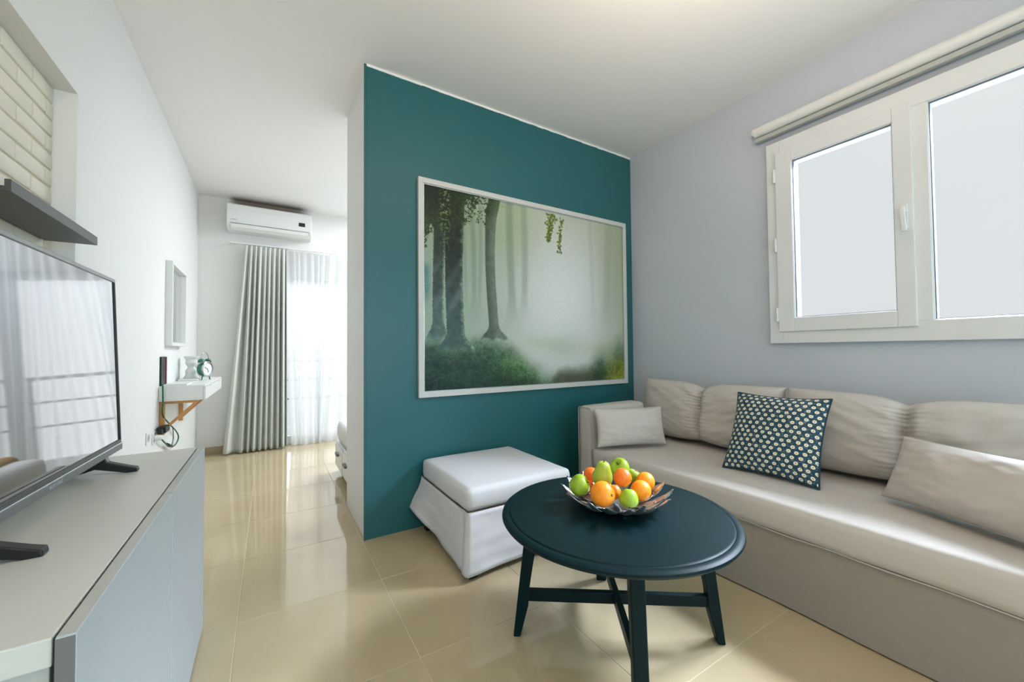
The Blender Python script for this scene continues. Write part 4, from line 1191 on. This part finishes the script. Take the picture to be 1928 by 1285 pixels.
def dx(s, h):
    k, a, p = pfold(s)
    top = -.245 + .423*s
    sl = s**(.72) if s < 1 else 1
    bot = -.43 + .62*(s if s > .18 else s*(1.25-.25*s/.18) if s > 0 else 0)
    bot = -.44 + (.17+.0)*min(1, s/.13) + .46*max(0, (s-.13)/.87)
    q_ = h**1.15
    return top*(1-q_)+bot*q_ + .006*math.sin(2*PI*k*2+p*4)*(.4+.6*h)*(0 if s in (0, 1) else 1)
def dy(s, h):
    k, a, p = pfold(s)
    w = math.sin(2*PI*(k+.25*p)); w = math.copysign(abs(w)**.75, w)
    amp = (.022+.030*min(1, h*3))*a
    if h < .05: amp *= .55+.45*(h/.05)
    return YF-.125 - amp*w - .02*h + .012*noise.noise(Vector((s*4, h*3, 1)))*h
o = cloth('drape', M['drape'], 260, 60, dx, dy, .012, 2.415, cu)
sd = o.modifiers.new('solid', 'SOLIDIFY'); sd.thickness = .004; sd.offset = 0
for i in range(NP+1):
    x = -.24+.42*i/NP
    h_ = MB().tube([(x, YF-.105, 2.426), (x+.004, YF-.118, 2.416), (x, YF-.128, 2.405), (x-.004, YF-.12, 2.397)], .0028, 6).build('hook', M['chrome'], smooth=True); local(h_, cu)
shc = tag(empty('sheer_curtain', (1.3, YF-.07, 0)), 'white translucent sheer curtain across the bright balcony door', 'curtain')
SN = 30
def sxp(s, h):
    # cloth bunched in places so that denser bands alternate with thin ones
    b = s + .018*math.sin(2*PI*s*3.2+.6) + .008*math.sin(2*PI*s*7.5)
    return .105 + 2.50*b + .10*h*math.sin(2*PI*s*2.3+1.0) + .05*h*math.sin(2*PI*s*5.1+2.2) - .02*math.sin(2*PI*s*2.3+1.0)
def syp(s, h):
    k = s*SN; w = math.sin(2*PI*k+1.2*noise.noise(Vector((s*5, h*.5, 2))))
    fl = h**6*.03*noise.noise(Vector((s*14, 3, 1)))
    return YF-.055 - (.018+.016*h)*w*(.7+.6*noise.noise(Vector((s*7, 0, 4)))) - .03*h*h + fl
o = cloth('voile', M['sheer'], 520, 40, sxp, syp, .010, 2.42, shc)

# balcony door leaves behind the sheer
d1 = struct(empty('door_1', (DX0, YF+.08, 0)))
wd = (DX1-DX0)/2
for k in range(2):
    x0 = DX0+wd*k; yy = YF+.07+.045*k; mb = MB(); t_ = .075
    mb.box((x0, yy, .0), (x0+t_, yy+.04, DZ)); mb.box((x0+wd-t_, yy, 0), (x0+wd, yy+.04, DZ)); mb.box((x0+t_, yy, 0), (x0+wd-t_, yy+.04, .10)); mb.box((x0+t_, yy, DZ-t_), (x0+wd-t_, yy+.04, DZ))
    o = mb.build('door_leaf', M['frame_white'], bevel=.003); local(o, d1)
    p = MB().box((x0+t_-.005, yy+.017, .095), (x0+wd-t_+.005, yy+.023, DZ-t_+.005)).build('pane', M['glass']); local(p, d1); p.parent = o
# balcony outside
struct(MB().box((-1.5, YF+.2, -.14), (4.0, YF+1.6, -.02)).build('balcony_slab', M['concrete']))
br = tag(empty('balcony_railing', (1.2, YF+1.5, 0)), 'grey balcony railing outside the sheer-curtained door', 'railing')
for zz, r_ in ((1.02, .024), (.72, .014), (.42, .014)):
    o = MB().tube([(-1.4, YF+1.5, zz), (3.9, YF+1.5, zz)], r_, 10).build('rail', M['rail'], smooth=True); local(o, br)
for i in range(6):
    o = MB().box((-1.3+i*1.02, YF+1.485, -.02), (-1.265+i*1.02, YF+1.515, 1.02)).build('post', M['rail']); local(o, br)

# ------------------------------------------------------------------ bed behind the partition
bd = tag(empty('bed', (1.5, 3.72, 0)), 'low white bed with tan and white covers behind the partition', 'bed')
o = MB().box((.558, 3.235, .06), (2.7, 4.16, .30)).build('bed_base', M['white_lacquer'], bevel=.004); local(o, bd)
o = MB().box((.60, 3.27, 0), (2.66, 4.10, .06)).build('plinth', M['cab_side']); local(o, bd)
for y in (3.30, 3.74):
    d = MB().box((.546, y, .08), (.5575, y+.40, .285)).build('drawer', M['white_lacquer'], bevel=.002); local(d, bd)
    h = MB().box((.524, y+.16, .20), (.546, y+.27, .222)).build('handle', M['dark_edge'], bevel=.003); local(h, bd); h.parent = d
soft_box('mattress', (.56, 3.24, .30), (2.68, 4.17, .50), .05, M['linen'], bd, amp=.006, div=.06)
soft_box('coverlet', (.70, 3.232, .40), (1.9, 4.20, .535), .045, M['tan'], bd, amp=.012, div=.035)
pw, e = pillow('pillow', .62, .44, .16, frame((2.30, 3.7, .60), (0, 1, 0), (-1, 0, .12)), M['linen'], seed=21, nu=30, nv=24)
tag(pw, 'white bed pillow at the head of the bed', 'pillow')
